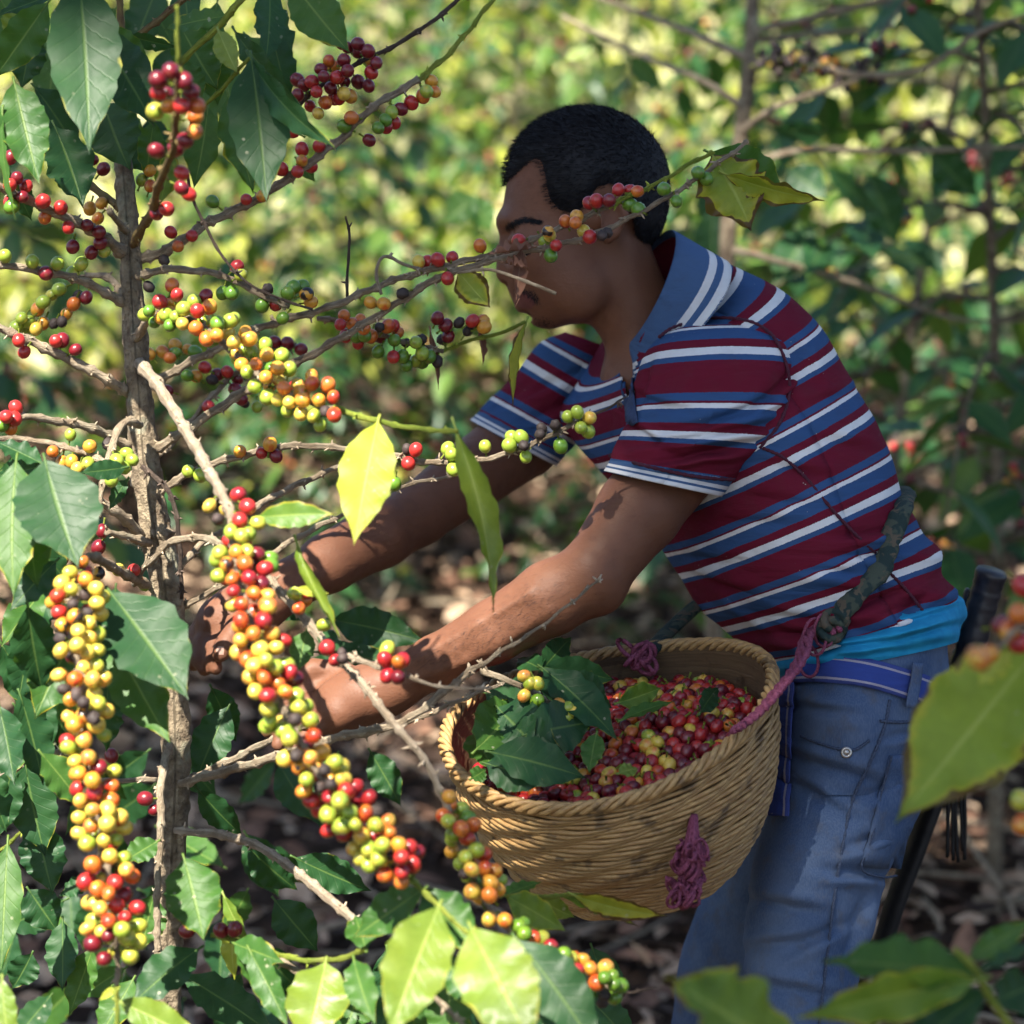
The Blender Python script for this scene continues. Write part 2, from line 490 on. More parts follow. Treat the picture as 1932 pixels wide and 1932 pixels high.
def ground_mat():
    m = NT('forest_soil'); oc = m.coord('Object')
    n1 = m.noise(oc, 1.3, 4); n2 = m.noise(oc, 18, 5, .65); n3 = m.noise(oc, 70, 4, .6)
    c = m.mix(m.step(n2, .3, .7), (.022, .014, .010), (.055, .035, .024))
    c = m.mix(m.math('MULTIPLY', m.step(n3, .5, .7), .35), c, (.16, .10, .07))
    m.set(c, .95, .1); m.bump(m.math('ADD', n2, n3), .8, .02); return m.m
GROUND = ground_mat()
GRASS_SUN = leaf_mat('grass_sun_tone', (.50, .48, .24), (.70, .66, .38), (.7, .66, .42), (.7, .68, .4), cheap=True, tfac=.35, rough=.6)  # pale tone stands for overexposed sunlight on the far slope
LIT = [simple('litter_brown', (.085, .042, .027), (.20, .11, .07), 25, .8, .2),
       simple('litter_tan', (.28, .18, .115), (.46, .34, .24), 25, .8, .2),
       simple('litter_dark', (.026, .016, .012), (.06, .036, .026), 25, .85, .2)]
# ------------------------------------------------------------------ coffee leaves and cherries
_LV = np.array([0, .04, .12, .22, .34, .46, .58, .70, .80, .87, .92, .96, 1.0])
_LW = np.array([.03, .16, .50, .80, .97, 1.0, .94, .76, .50, .29, .16, .08, .0])

def leaf_grid(L, W, curl=.12, fold=.22, wave=.05, side=0.0, twist=0.0, seed=0, nu=9, nv=22, quilt=.034, petiole=.09, tight=0.0):
    """coffee leaf from base (0,0,0) along +Y, face +Z: (verts, faces, uv)"""
    rs = random.Random(seed)
    ph1, ph2 = rs.uniform(0, 6.3), rs.uniform(0, 6.3)
    fr1, fr2 = rs.uniform(4.2, 6.5), rs.uniform(4.2, 6.5)
    V, UV, Fc = [], [], []
    for j in range(nv + 1):
        v = j / nv
        hw = np.interp(v, _LV, _LW) * W * .5
        yc = L * v; zc = -curl * L * v * v + curl * .25 * L * v; xc = side * L * v * v
        tw = twist * v
        for i in range(nu):
            s = -1 + 2 * i / (nu - 1)
            a = abs(s)
            ph, fr = (ph1, fr1) if s < 0 else (ph2, fr2)
            x = s * hw * (1 - tight * .45 * a)
            z = fold * a * hw * (1 - .25 * a) + tight * hw * a * a * .8
            t = v * 9.5 - (a ** .8) * 1.7
            q = math.cos(2 * math.pi * (t - .5))
            z += -quilt * W * q * (a * (1 - a) * 3.2) * min(1, v * 8)
            z += wave * W * (a ** 2.2) * math.sin(v * fr * 2 * math.pi * .8 + ph) * math.sin(math.pi * v) ** .5
            x += s * hw * .05 * (a ** 3) * math.sin(v * fr * 2 * math.pi * 1.25 + ph * 2)
            y = yc - a * a * .02 * L
            c, sn = math.cos(tw), math.sin(tw)
            V.append((xc + x * c - z * sn, y, zc + x * sn + z * c)); UV.append((i / (nu - 1), v))
    for j in range(nv):
        for i in range(nu - 1):
            k = j * nu + i
            Fc.append((k, k + 1, k + nu + 1, k + nu))
    if petiole:
        pr = max(.0011, W * .018)
        pts = [(0, -L * petiole, -L * .012), (0, -L * petiole * .5, -L * .004), (0, 0, -pr * .3), (0, L * .12, -pr * .6)]
        tv, tf, tu = tube(catmull(pts, 6), [pr * 1.25, pr * 1.1, pr, pr, pr * .9, pr * .6], 6)
        o = len(V); V += [tuple(x) for x in tv]; Fc += [tuple(i + o for i in f) for f in tf]; UV += [(.5, .02)] * len(tv)
    return V, Fc, UV

def frame_from(y, zhint, roll=0.0):
    y = y.normalized()
    z = (zhint - y * zhint.dot(y))
    if z.length < 1e-5: z = Vector((0, 0, 1)) - y * y.z
    z.normalize()
    x = y.cross(z)
    if roll:
        q = Matrix.Rotation(roll, 3, y); x = q @ x; z = q @ z
    return Matrix((x, y, z)).transposed()

_leafn = [0]
def place_leaf(parent, base, tip, wpx, mat='mid', roll=0.0, pitch=0.0, name='leaf', flip=False, **kw):
    """leaf with its base and tip at (x, y, depth); wpx its breadth in photo pixels"""
    b = P(*base); t = P(*tip)
    ax = t - b; L = ax.length
    dm = (base[2] + tip[2]) / 2
    W = wpx * PXM(dm)
    _leafn[0] += 1
    kw.setdefault('seed', _leafn[0])
    kw.setdefault('curl', rnd.uniform(-.04, .2)); kw.setdefault('side', rnd.uniform(-.08, .08))
    kw.setdefault('fold', rnd.uniform(.12, .34))
    kw.setdefault('wave', rnd.uniform(.06, .125))
    V, Fc, UV = leaf_grid(L, W, **kw)
    hint = (CAM - (b + t) / 2).normalized() + Vector((0, 0, .35))
    R3 = frame_from(ax, hint, roll)
    if pitch:
        R3 = R3 @ Matrix.Rotation(pitch, 3, 'X')
    me = mesh(name, V, Fc, LM[mat], UV)
    return obj(name, me, parent, Matrix.Translation(b) @ R3.to_4x4())

CR = .0072    # cherry radius in metres
def cherry_mesh(name, seg=14, rings=9, kind=0):
    V = []; Fc = []
    zs = []
    for j in range(1, rings):
        a = math.pi * j / rings
        zs.append((math.cos(a), math.sin(a)))
    el = 1.13
    rs = random.Random(kind + 4)
    wob = [[1 + rs.uniform(-.022, .022) for _ in range(seg)] for _ in range(rings)]
    V.append((0, 0, CR * el * .955))
    for jj, (cz, sz) in enumerate(zs):
        for i in range(seg):
            th = 2 * math.pi * i / seg
            r = CR * sz * wob[jj][i]; z = CR * cz * el
            if kind == 1:
                r *= .86 * (1 + .09 * math.sin(th * 5 + jj)); z *= .93
            if kind == 2:
                r *= .95 + .07 * math.cos(th * 2)
            V.append((r * math.cos(th), r * math.sin(th), z))
    V.append((0, 0, -CR * el * .96))
    n = len(zs)
    for i in range(seg):
        Fc.append((0, 1 + i, 1 + (i + 1) % seg))
        for j in range(n - 1):
            a = 1 + j * seg + i; b = 1 + j * seg + (i + 1) % seg
            Fc.append((a, a + seg, b + seg, b))
        a = 1 + (n - 1) * seg
        Fc.append((a + (i + 1) % seg, a + i, len(V) - 1))
    # short stalk
    o = len(V)
    for z, r in ((-CR * 1.05, CR * .15), (-CR * 1.55, CR * .13), (-CR * 2.0, CR * .2)):
        for i in range(5):
            th = 2 * math.pi * i / 5
            V.append((r * math.cos(th), r * math.sin(th), z))
    for k in range(2):
        for i in range(5):
            j = (i + 1) % 5
            Fc.append((o + k * 5 + i, o + k * 5 + 5 + i, o + k * 5 + 5 + j, o + k * 5 + j))
    me = mesh(name, V, Fc, CM['R'], [(v[2] / CR, 0) for v in V])
    me.materials.append(GSTEM)
    ns = len(me.polygons)
    for p in me.polygons:
        if p.index >= ns - 10: p.material_index = 1
    return me, V, Fc
CHERRY, CV, CF = cherry_mesh('cherry')
CHERRY_DRY, CVK, CFK = cherry_mesh('cherry_dry', kind=1)
CHERRY2, CV2, CF2 = cherry_mesh('cherry_oval', kind=2)

def add_cherry(parent, pos, axis, code, scale=1.0, name='coffee_cherry'):
    me = CHERRY_DRY if code == 'K' else (CHERRY if rnd.random() < .6 else CHERRY2)
    q = axis.to_track_quat('Z', 'Y') @ Matrix.Rotation(rnd.uniform(0, 6.28), 3, 'Z').to_quaternion()
    sx = scale * rnd.uniform(.95, 1.04)
    mw = Matrix.LocRotScale(pos, q, Vector((sx, sx, scale * rnd.uniform(.96, 1.06))))
    o = obj(name, me, parent, mw)
    o.material_slots[0].link = 'OBJECT'
    o.material_slots[0].material = CM[code]
    return o
# ------------------------------------------------------------------ ground
def ground_z(x, y):
    r = max(0.0, y - 5.5)
    z = .20 * r * min(1, r / 6) if r > 0 else 0
    return z + .05 * noise.noise(Vector((x * .5, y * .5, 3))) * min(1, abs(y) / 3 + .2)

def build_ground():
    xs = np.concatenate([np.linspace(-90, -12, 14)[:-1], np.linspace(-12, 12, 49), np.linspace(12, 90, 14)[1:]])
    ys = np.concatenate([np.linspace(-60, -4, 10)[:-1], np.linspace(-4, 26, 61), np.linspace(26, 140, 20)[1:]])
    V = [(x, y, ground_z(x, y)) for y in ys for x in xs]
    n = len(xs)
    Fc = [(j * n + i, j * n + i + 1, (j + 1) * n + i + 1, (j + 1) * n + i) for j in range(len(ys) - 1) for i in range(n - 1)]
    o = obj('ground', mesh('ground', V, Fc, GROUND))
    tag(o, 'brown earth of the plantation floor under the shrubs', 'ground', kind='structure')
build_ground()

# simple folded leaf for masses: 5 x 3 grid
def leaf_template():
    vs = [0, .25, .5, .75, 1]; ws = [.08, .82, 1, .66, .03]
    V, UV = [], []
    for v, wd in zip(vs, ws):
        for s in (-1, 0, 1):
            V.append((s * wd * .5, v, .16 * abs(s) * wd - .28 * v * v)); UV.append((.5 + s * .5, v))
    Q = [(j * 3 + i, j * 3 + i + 1, j * 3 + i + 4, j * 3 + i + 3) for j in range(4) for i in range(2)]
    return np.array(V), np.array(UV), np.array(Q)
LT = leaf_template()

def mass(pos, ydir, zdir, L, W, tpl=LT):
    """many leaves at once: arrays of positions, directions and sizes -> V, Q, UV"""
    tv, tu, tq = tpl
    n = len(pos)
    y = ydir / (np.linalg.norm(ydir, axis=1)[:, None] + 1e-9)
    z = zdir - y * np.sum(zdir * y, 1)[:, None]
    z /= np.linalg.norm(z, axis=1)[:, None] + 1e-9
    x = np.cross(y, z)
    V = (pos[:, None, :] + x[:, None, :] * (tv[None, :, 0:1] * W[:, None, None]) + y[:, None, :] * (tv[None, :, 1:2] * L[:, None, None])
         + z[:, None, :] * (tv[None, :, 2:3] * W[:, None, None]))
    Q = (tq[None] + (np.arange(n) * len(tv))[:, None, None]).reshape(-1, tq.shape[1])
    return V.reshape(-1, 3), Q, np.tile(tu, (n, 1))

def litter(name, n, x0, x1, y0, y1, mats, label, size=(.05, .12), lift=.03, seed=3):
    g = np.random.default_rng(seed)
    y = y0 + (y1 - y0) * g.random(n) ** 1.4
    x = (x0 + (x1 - x0) * g.random(n)) * (y / y1 * .75 + .25)
    pos = np.array([(a, b, ground_z(a, b) + .006 + lift * g.random()) for a, b in zip(x, y)])
    yd = g.normal(size=(n, 3)) * (1, 1, .35); zd = g.normal(size=(n, 3)) * (.5, .5, .3) + (0, 0, 1)
    L = g.uniform(*size, n); W = L * g.uniform(.3, .55, n)
    V, Q, UV = mass(pos, yd, zd, L, W)
    me = np_mesh(name, V, Q, mats[0], UV)
    for m in mats[1:]: me.materials.append(m)
    me.polygons.foreach_set('material_index', np.repeat(g.integers(0, len(mats), n), len(LT[2])).astype(np.int32))
    o = obj(name, me)
    tag(o, label, 'litter', kind='stuff')
litter('leaf_litter', 20000, -5.2, 5.2, 2.4, 15, [LIT[0], LIT[2], LIT[1], LIT[1], LIT[0]], 'dry brown fallen leaves covering the plantation floor')

def sticks():
    mb = MB(); g = random.Random(5)
    for k in range(420):
        y = 2.9 + 6 * g.random() ** 1.3; x = g.uniform(-2.4, 2.4) * (y / 9 * .8 + .3)
        a = g.uniform(0, 3.14); L = g.uniform(.12, .5); z = ground_z(x, y) + .02
        p = [(x - L / 2 * math.cos(a), y - L / 2 * math.sin(a), z + g.uniform(0, .06)), (x, y, z + g.uniform(0, .07)), (x + L / 2 * math.cos(a), y + L / 2 * math.sin(a), z + g.uniform(0, .1))]
        mb.add(*tube(catmull(p, 5), g.uniform(.0025, .006), 5))
    o = mb.build('fallen_twigs', TWIG)
    tag(o, 'thin dry twigs strewn over the leaf litter', 'twigs', kind='stuff')
sticks()

# ------------------------------------------------------------------ coffee shrubs behind
def shrub_meshes(seed, H=1.9, nb=26, leafmats=('dark', 'fresh'), mix=.3, leafL=(.09, .15), cherries=0, spread=.75, density=1.0, t0=.14):
    g = random.Random(seed); gn = np.random.default_rng(seed)
    mb = MB()
    lean = (g.uniform(-.12, .12), g.uniform(-.12, .12))
    tp = [(lean[0] * t * t * H, lean[1] * t * t * H, t * H) for t in np.linspace(-.03, 1, 9)]
    mb.add(*tube(tp, np.linspace(.017, .005, 9), 8, rough=.2, seed=seed))
    pos, yd, zd, L = [], [], [], []
    cp = []
    for b in range(nb):
        t = t0 + (.98 - t0) * (b + g.random() * .6) / nb
        az = b * 2.4 + g.uniform(-.5, .5)
        ln = spread * (1.05 - .65 * t) * g.uniform(.7, 1.15)
        o = np.array([lean[0] * t * t * H, lean[1] * t * t * H, t * H])
        d = np.array([math.cos(az), math.sin(az), 0])
        el = g.uniform(.25, .6); dr = g.uniform(.5, 1.05)
        pts = [o + d * ln * s + np.array([0, 0, el * ln * s - dr * ln * s * s]) for s in np.linspace(0, 1, 7)]
        mb.add(*tube(pts, np.linspace(.007, .0022, 7), 5))
        c = catmull(pts, 40)
        nn = max(3, int(ln / .062 * density))
        for k in range(nn):
            s = .18 + .82 * (k + .5) / nn
            q = c[int(s * 39)]; tg = c[min(39, int(s * 39) + 1)] - c[max(0, int(s * 39) - 1)]
            tg = tg / np.linalg.norm(tg)
            sd = np.cross(tg, (0, 0, 1)); sd /= np.linalg.norm(sd) + 1e-6
            if g.random() < .92:
                for sg in (-1, 1):
                    if g.random() < .2: continue
                    pos.append(q); yd.append(sd * sg * .9 + tg * g.uniform(.2, .7) + np.array([0, 0, g.uniform(-.85, .25)]))
                    zd.append(np.array([g.uniform(-.5, .5), g.uniform(-.5, .5), 1.0])); L.append(g.uniform(*leafL))
            if cherries and g.random() < cherries:
                for _ in range(g.randint(2, 6)):
                    cp.append(q + gn.normal(size=3) * .011)
    pos = np.array(pos); L = np.array(L)
    V, Q, UV = mass(pos, np.array(yd), np.array(zd), L, L * gn.uniform(.38, .5, len(L)))
    crown = np_mesh('crown', V, Q, BGM[leafmats[0]], UV)
    crown.materials.append(BGM[leafmats[1]])
    crown.polygons.foreach_set('material_index', np.repeat((gn.random(len(L)) < mix).astype(np.int32), len(LT[2])))
    trunk = mesh('trunk', mb.v, mb.f, BARK, mb.u)
    fruit = None
    if cp:
        cvv = np.array(CV); n0 = 1 + 8 * 14 + 1
        tri = []
        for f in CF:
            if max(f) < n0:
                tri.append(f[:3]);
                if len(f) == 4: tri.append((f[0], f[2], f[3]))
        tri = np.array(tri)
        cp = np.array(cp)
        VV = (cp[:, None, :] + cvv[None, :n0] * 1.05).reshape(-1, 3)
        QQ = (tri[None] + (np.arange(len(cp)) * n0)[:, None, None]).reshape(-1, 3)
        fruit = np_mesh('cherries', VV, QQ, CM['D'])
        for c in ('R', 'K', 'O'): fruit.materials.append(CM[c])
        mi = gn.choice([0, 0, 0, 1, 2, 3], len(cp))
        fruit.polygons.foreach_set('material_index', np.repeat(mi, len(tri)).astype(np.int32))
    return trunk, crown, fruit

def put_shrub(ms, loc, rz, s, label, group=None, name='coffee_shrub'):
    e = bpy.data.objects.new(name, None); COL.objects.link(e)
    e.location = loc; e.rotation_euler = (0, 0, rz); e.scale = (s, s, s)
    tag(e, label, 'shrub', group)
    obj('trunk', ms[0], e); obj('crown', ms[1], e)
    if ms[2] is not None:
        o = obj('cherries', ms[2], e); o['kind'] = 'stuff'
    return e

def at_ground(px, d):
    p = P(px, 966, d); return (p.x, p.y, ground_z(p.x, p.y) - .02)

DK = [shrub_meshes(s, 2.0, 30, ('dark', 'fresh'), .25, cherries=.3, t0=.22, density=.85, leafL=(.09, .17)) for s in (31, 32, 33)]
FR = [shrub_meshes(s, 1.7, 30, ('fresh', 'sun_tone'), .3, spread=.85, t0=.34, density=.8) for s in (41, 42, 43)]
GO = [shrub_meshes(s, 1.5, 30, ('sun_tone', 'fresh'), .4, spread=.95, t0=.22) for s in (51, 52)]

# the shrubs one can tell apart
LO = [shrub_meshes(s, 1.75, 34, m, x, cherries=.12, t0=.08, spread=.8, density=1.25, leafL=(.06, .13)) for s, m, x in ((61, ('dark', 'fresh'), .25), (62, ('fresh', 'sun_tone'), .30), (63, ('dark', 'sun_tone'), .14))]
near = [
 (DK[0], 1900, 4.4, .3, 1.00, 'dark leafed coffee shrub with purple cherries at the photo\'s right edge behind the man'),
 (DK[1], 1660, 5.4, 2.1, 1.02, 'dark glossy coffee shrub rising just behind the striped shirt\'s back'),
 (DK[2], 2010, 6.2, 4.0, 1.05, 'tall dim coffee shrub behind the right-edge shrub'),
 (DK[1], -300, 4.8, 1.0, .95, 'shaded coffee shrub half outside the left edge behind the fruiting tree'),
 (LO[0], -20, 7.4, 2.6, 1.0, 'coffee shrub seen blurred left of the trunk at the photo\'s left edge'),
 (LO[2], 240, 8.2, .8, 1.0, 'dark and yellow coffee shrub directly behind the upper trunk'),
 (LO[1], 500, 8.8, 1.4, 1.02, 'yellow-green coffee shrub seen blurred between the trunk and the man\'s face'),
 (LO[0], 730, 8.0, 3.0, .98, 'dark green coffee shrub just ahead of the man\'s face'),
 (LO[1], 960, 8.7, 1.9, 1.08, 'bright yellow-green coffee shrub directly above the man\'s hair'),
 (DK[0], 800, 11.0, 3.0, 1.2, 'dark coffee shrub in the gap between the top branch and the man\'s head'),
 (LO[2], 1200, 8.9, 5.4, 1.05, 'dim coffee shrub behind the back of the man\'s head'),
 (LO[0], 1440, 8.3, 5.0, 1.0, 'green coffee shrub behind the thin bare stem at upper right'),
 (LO[2], 560, 6.6, 4.2, .55, 'low dark coffee seedling on the litter behind the upper cherry cluster'),
 (LO[0], 1130, 6.4, .2, .50, 'low green coffee seedling behind the near elbow'),
 (DK[2], 660, 6.9, 1.7, .80, 'dark coffee shrub low behind the dead twig and the upper cherry cluster'),
 (DK[0], 1290, 6.5, 2.9, .92, 'dark coffee shrub between the man\'s nape and the bare stem'),
 (LO[2], 1760, 8.8, 1.1, 1.05, 'blurred coffee shrub with sunlit-toned leaves seen through the right-hand shrubs'),
]
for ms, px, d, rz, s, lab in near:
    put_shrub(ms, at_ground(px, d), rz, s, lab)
# rows up the slope, one blurred mass of like shrubs
g = random.Random(77)
k = 0
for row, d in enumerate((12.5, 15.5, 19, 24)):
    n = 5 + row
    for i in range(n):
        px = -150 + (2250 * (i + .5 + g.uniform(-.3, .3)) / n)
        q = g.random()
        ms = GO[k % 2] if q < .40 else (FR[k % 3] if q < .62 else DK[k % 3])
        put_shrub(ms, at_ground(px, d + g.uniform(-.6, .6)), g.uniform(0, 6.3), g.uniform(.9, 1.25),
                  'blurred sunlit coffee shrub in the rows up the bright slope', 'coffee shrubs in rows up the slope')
        k += 1

# low weeds and grass on the sunny slope
def weeds():
    g = np.random.default_rng(9); n = 32000
    y = 9.2 + 24 * g.random(n) ** 1.3; x = g.uniform(-.36, .36, n) * y
    pos = np.array([(a, b, ground_z(a, b)) for a, b in zip(x, y)])
    yd = g.normal(size=(n, 3)) * (.6, .6, .3) + (0, 0, 1); zd = g.normal(size=(n, 3)) + (0, -1.0, .6)
    L = g.uniform(.10, .34, n)
    V, Q, UV = mass(pos, yd, zd, L, L * g.uniform(.12, .4, n))
    me = np_mesh('weeds', V, Q, BGM['sun_tone'], UV); me.materials.append(BGM['fresh']); me.materials.append(GRASS_SUN)
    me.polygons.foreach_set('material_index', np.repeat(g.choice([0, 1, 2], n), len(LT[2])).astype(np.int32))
    tag(obj('weeds', me), 'yellow-green weeds and grass covering the sunny slope', 'weeds', kind='stuff')
weeds()

# ------------------------------------------------------------------ unseen shade trees overhead: crowns shaped to shade the man and dapple the slope
CAN_Z = 9.0
def EDGE(xs):
    # canopy edge, shaped to shade man and basket and leave the fruit lit
    return np.interp(xs, [-3.4, -2.0, -1.75, -1.55, -1.44, -1.37, -1.31, -1.26, -1.20, 2.1], [.03, .03, .02, 0, -.18, -.38, -.54, -.76, -1.6, -2.0])
def shade_tree(base, top, box, n, keep_fn, label, seed):
    bz = ground_z(base[0], base[1])
    e = thing('shade_tree', (base[0], base[1], bz), label, 'tree')
    mb = MB()
    b3 = np.array([base[0], base[1], bz - .1]); t3 = np.array(top)
    tr = catmull([b3, b3 + (t3 - b3) * (.06, .06, .3), b3 + (t3 - b3) * (.3, .3, .62), b3 + (t3 - b3) * (.7, .7, .86), t3], 24)
    mb.add(*tube(tr, np.linspace(.17, .05, 24), 14, rough=.15))
    mb.build('trunk', BARK, e)
    lb = MB(); gg = random.Random(seed)
    for i in range(16):
        s = tr[12 + (i * 11) // 16]
        a = gg.uniform(0, 6.3); ln = gg.uniform(.9, 1.9)
        q = [s, s + np.array([math.cos(a) * ln * .5, math.sin(a) * ln * .5, .35]), s + np.array([math.cos(a) * ln, math.sin(a) * ln, .45])]
        lb.add(*tube(catmull(q, 8), np.linspace(.03, .008, 8), 6))
    lb.build('limbs', BARK, e)
    g = np.random.default_rng(seed)
    x = g.uniform(box[0], box[1], n); y = g.uniform(box[2], box[3], n); z = CAN_Z + g.normal(size=n) * .28
    rx, ry = SUN_TO.x / SUN_TO.z, SUN_TO.y / SUN_TO.z
    k = keep_fn(x, y)
    x, y, z = x[k], y[k], z[k]
    pos = np.stack([x + rx * (z - 5), y + ry * (z - 5), z], 1)
    m = len(pos)
    L = g.uniform(.10, .19, m)
    V, Q, UV = mass(pos, g.normal(size=(m, 3)) * (1, 1, .4), g.normal(size=(m, 3)) * .5 + (0, 0, 1), L, L * .5)
    obj('crown', np_mesh('crown', V, Q, BGM['dark'], UV), e)
def nz(xs, ys, f, o): return np.array([noise.noise(Vector((a * f + o, b * f, o * .37))) for a, b in zip(xs, ys)])
def glade(x, y):
    """gap in the canopy through which the sun reaches the man's forearm and the branches before him"""
    lo = np.interp(x, [-1.62, -1.36, -1.30, -1.22, -1.16, -1.05], [-.80, -.76, -.60, -.40, -.34, -.26]); hi = np.interp(x, [-1.62, -1.5, -1.30, -1.15, -1.05], [-.12, -.13, -.10, -.06, -.10])
    return ((x > -1.62) & (x < -1.09) & (y > lo) & (y < hi))
shade_tree((-2.6, .2), (-2.3, -1.2, 9.4), (-3.4, 2.1, -2.05, 3.2), 32000,
           lambda x, y: (y + .08 * nz(x, y, 2.3, 1) + .05 * nz(x, y, 7, 4) > EDGE(x)) & ~((nz(x, y, 2.3, 7) + .4 * nz(x, y, 6, 5) > .02) & (y > 1.15 + .3 * (x < -1))) & ~glade(x + .04 * nz(x, y, 6, 2), y + .04 * nz(x, y, 6, 9)),
           'tall shade tree standing out of frame at left whose canopy shades the man', 21)
shade_tree((2.9, 5.6), (.4, 2.6, 9.4), (-4.2, 3.4, 3.0, 7.0), 20000,  # unseen tree added to break up the sunlight on the background
           lambda x, y: (nz(x, y, 1.5, 3) + .45 * nz(x, y, 4.5, 6)) > np.interp(x, [-4.2, -1.4, -.4, 3.4], [.20, .16, -.02, -.06]) + .25 * np.clip(y - 4.4, 0, 1) ,
           'tall unseen shade tree added out of frame at right whose open canopy dapples the slope', 22)
# ------------------------------------------------------------------ the man: body as one continuous surface (signed distances, camera axes)
def cpt(x, y, d):
    return np.array([(x / 1932 - .5) * K * d, (.5 - y / 1932) * K * d, d])

class Field:
    def __init__(s, lo, hi, h):
        s.lo = np.array(lo); s.h = h
        s.n = np.ceil((np.array(hi) - s.lo) / h).astype(int) + 1
        s.f = np.full(s.n, .2, dtype=np.float32)
    def region(s, lo, hi):
        a = np.clip(np.floor((lo - s.lo) / s.h).astype(int), 0, s.n - 1)
        b = np.clip(np.ceil((hi - s.lo) / s.h).astype(int) + 1, 1, s.n)
        if np.any(b <= a): return None
        ax = [s.lo[i] + s.h * np.arange(a[i], b[i]) for i in range(3)]
        X, Y, Z = np.meshgrid(*ax, indexing='ij')
        return (slice(a[0], b[0]), slice(a[1], b[1]), slice(a[2], b[2])), X, Y, Z
    def blend(s, sl, d, k, sub):
        f = s.f[sl]; d = d.astype(np.float32)
        if sub:
            d = -d
            hh = np.maximum(k - np.abs(f - d), 0) / k
            s.f[sl] = np.maximum(f, d) + hh * hh * k * .25
        else:
            hh = np.maximum(k - np.abs(f - d), 0) / k
            s.f[sl] = np.minimum(f, d) - hh * hh * k * .25
    def cone(s, a, b, ra, rb, k=.012, sub=False):
        pad = max(ra, rb) + k + .012
        r = s.region(np.minimum(a, b) - pad, np.maximum(a, b) + pad)
        if r is None: return
        sl, X, Y, Z = r
        ba = b - a; L2 = max(ba @ ba, 1e-9)
        t = np.clip(((X - a[0]) * ba[0] + (Y - a[1]) * ba[1] + (Z - a[2]) * ba[2]) / L2, 0, 1)
        d = np.sqrt((X - a[0] - t * ba[0]) ** 2 + (Y - a[1] - t * ba[1]) ** 2 + (Z - a[2] - t * ba[2]) ** 2) - (ra + (rb - ra) * t)
        s.blend(sl, d, k, sub)
    def ell(s, c, r, k=.012, rot=0.0, yaw=0.0, sub=False):
        """ellipsoid, rot = degrees about the viewing axis, yaw about the vertical"""
        pad = max(r) + k + .012
        q = s.region(c - pad, c + pad)
        if q is None: return
        sl, X, Y, Z = q
        x, y, z = X - c[0], Y - c[1], Z - c[2]
        if yaw:
            cy, sy = math.cos(math.radians(yaw)), math.sin(math.radians(yaw)); x, z = x * cy + z * sy, -x * sy + z * cy
        if rot:
            ca, sa = math.cos(math.radians(rot)), math.sin(math.radians(rot)); x, y = x * ca + y * sa, -x * sa + y * ca
        k0 = np.sqrt((x / r[0]) ** 2 + (y / r[1]) ** 2 + (z / r[2]) ** 2) + 1e-6
        k1 = np.sqrt((x / r[0] ** 2) ** 2 + (y / r[1] ** 2) ** 2 + (z / r[2] ** 2) ** 2) + 1e-6
        s.blend(sl, k0 * (k0 - 1) / k1, k, sub)
    def chain(s, pts, rads, k=.012):
        for i in range(len(pts) - 1):
            s.cone(pts[i], pts[i + 1], rads[i], rads[i + 1], k)
    def surface(s):
        """naive surface nets"""
        f = s.f; ins = f < 0
        nx, ny, nz = f.shape
        c = np.zeros((nx - 1, ny - 1, nz - 1), dtype=np.uint8)
        for i in (0, 1):
            for j in (0, 1):
                for l in (0, 1):
                    c += ins[i:nx - 1 + i, j:ny - 1 + j, l:nz - 1 + l]
        act = (c > 0) & (c < 8)
        I = np.argwhere(act)
        idx = np.full(act.shape, -1, dtype=np.int64); idx[act] = np.arange(len(I))
        acc = np.zeros((len(I), 3)); cnt = np.zeros(len(I))
        cor = [(i, j, l) for i in (0, 1) for j in (0, 1) for l in (0, 1)]
        vals = {q: f[I[:, 0] + q[0], I[:, 1] + q[1], I[:, 2] + q[2]] for q in cor}
        for q in cor:
            for ax in range(3):
                if q[ax] == 0:
                    q2 = list(q); q2[ax] = 1; q2 = tuple(q2)
                    a, b = vals[q], vals[q2]
                    m = (a < 0) != (b < 0)
                    t = np.where(m, a / (a - b + 1e-12), 0)
                    pt = np.array(q, float)[None] + 0 * acc; pt[:, ax] = t
                    acc += pt * m[:, None]; cnt += m
        V = s.lo + (I + acc / cnt[:, None]) * s.h
        Q = []
        for ax in range(3):
            o1, o2 = [(1, 2), (2, 0), (0, 1)][ax]
            sl0 = [slice(1, -1)] * 3; sl1 = [slice(1, -1)] * 3
            a = np.moveaxis(ins, ax, 0)
            chg = ins.take(range(0, f.shape[ax] - 1), ax) != ins.take(range(1, f.shape[ax]), ax)
            E = np.argwhere(chg)
            ok = (E[:, o1] > 0) & (E[:, o2] > 0) & (E[:, o1] < f.shape[o1] - 1) & (E[:, o2] < f.shape[o2] - 1)
            E = E[ok]
            sgn = ins[E[:, 0], E[:, 1], E[:, 2]]
            def cell(d1, d2):
                q = E.copy(); q[:, o1] -= d1; q[:, o2] -= d2
                return idx[q[:, 0], q[:, 1], q[:, 2]]
            quad = np.stack([cell(1, 1), cell(0, 1), cell(0, 0), cell(1, 0)], 1)
            quad[~sgn] = quad[~sgn][:, ::-1]
            Q.append(quad)
        Q = np.concatenate(Q)
        return V, Q[(Q >= 0).all(1)]

def smooth_mesh(V, Q, it=2, lam=.5):
    for _ in range(it):
        acc = np.zeros_like(V); cnt = np.zeros(len(V))
        for a, b in ((0, 1), (1, 2), (2, 3), (3, 0)):
            np.add.at(acc, Q[:, a], V[Q[:, b]]); np.add.at(cnt, Q[:, a], 1)
            np.add.at(acc, Q[:, b], V[Q[:, a]]); np.add.at(cnt, Q[:, b], 1)
        V = V + lam * (acc / np.maximum(cnt, 1)[:, None] - V)
    return V

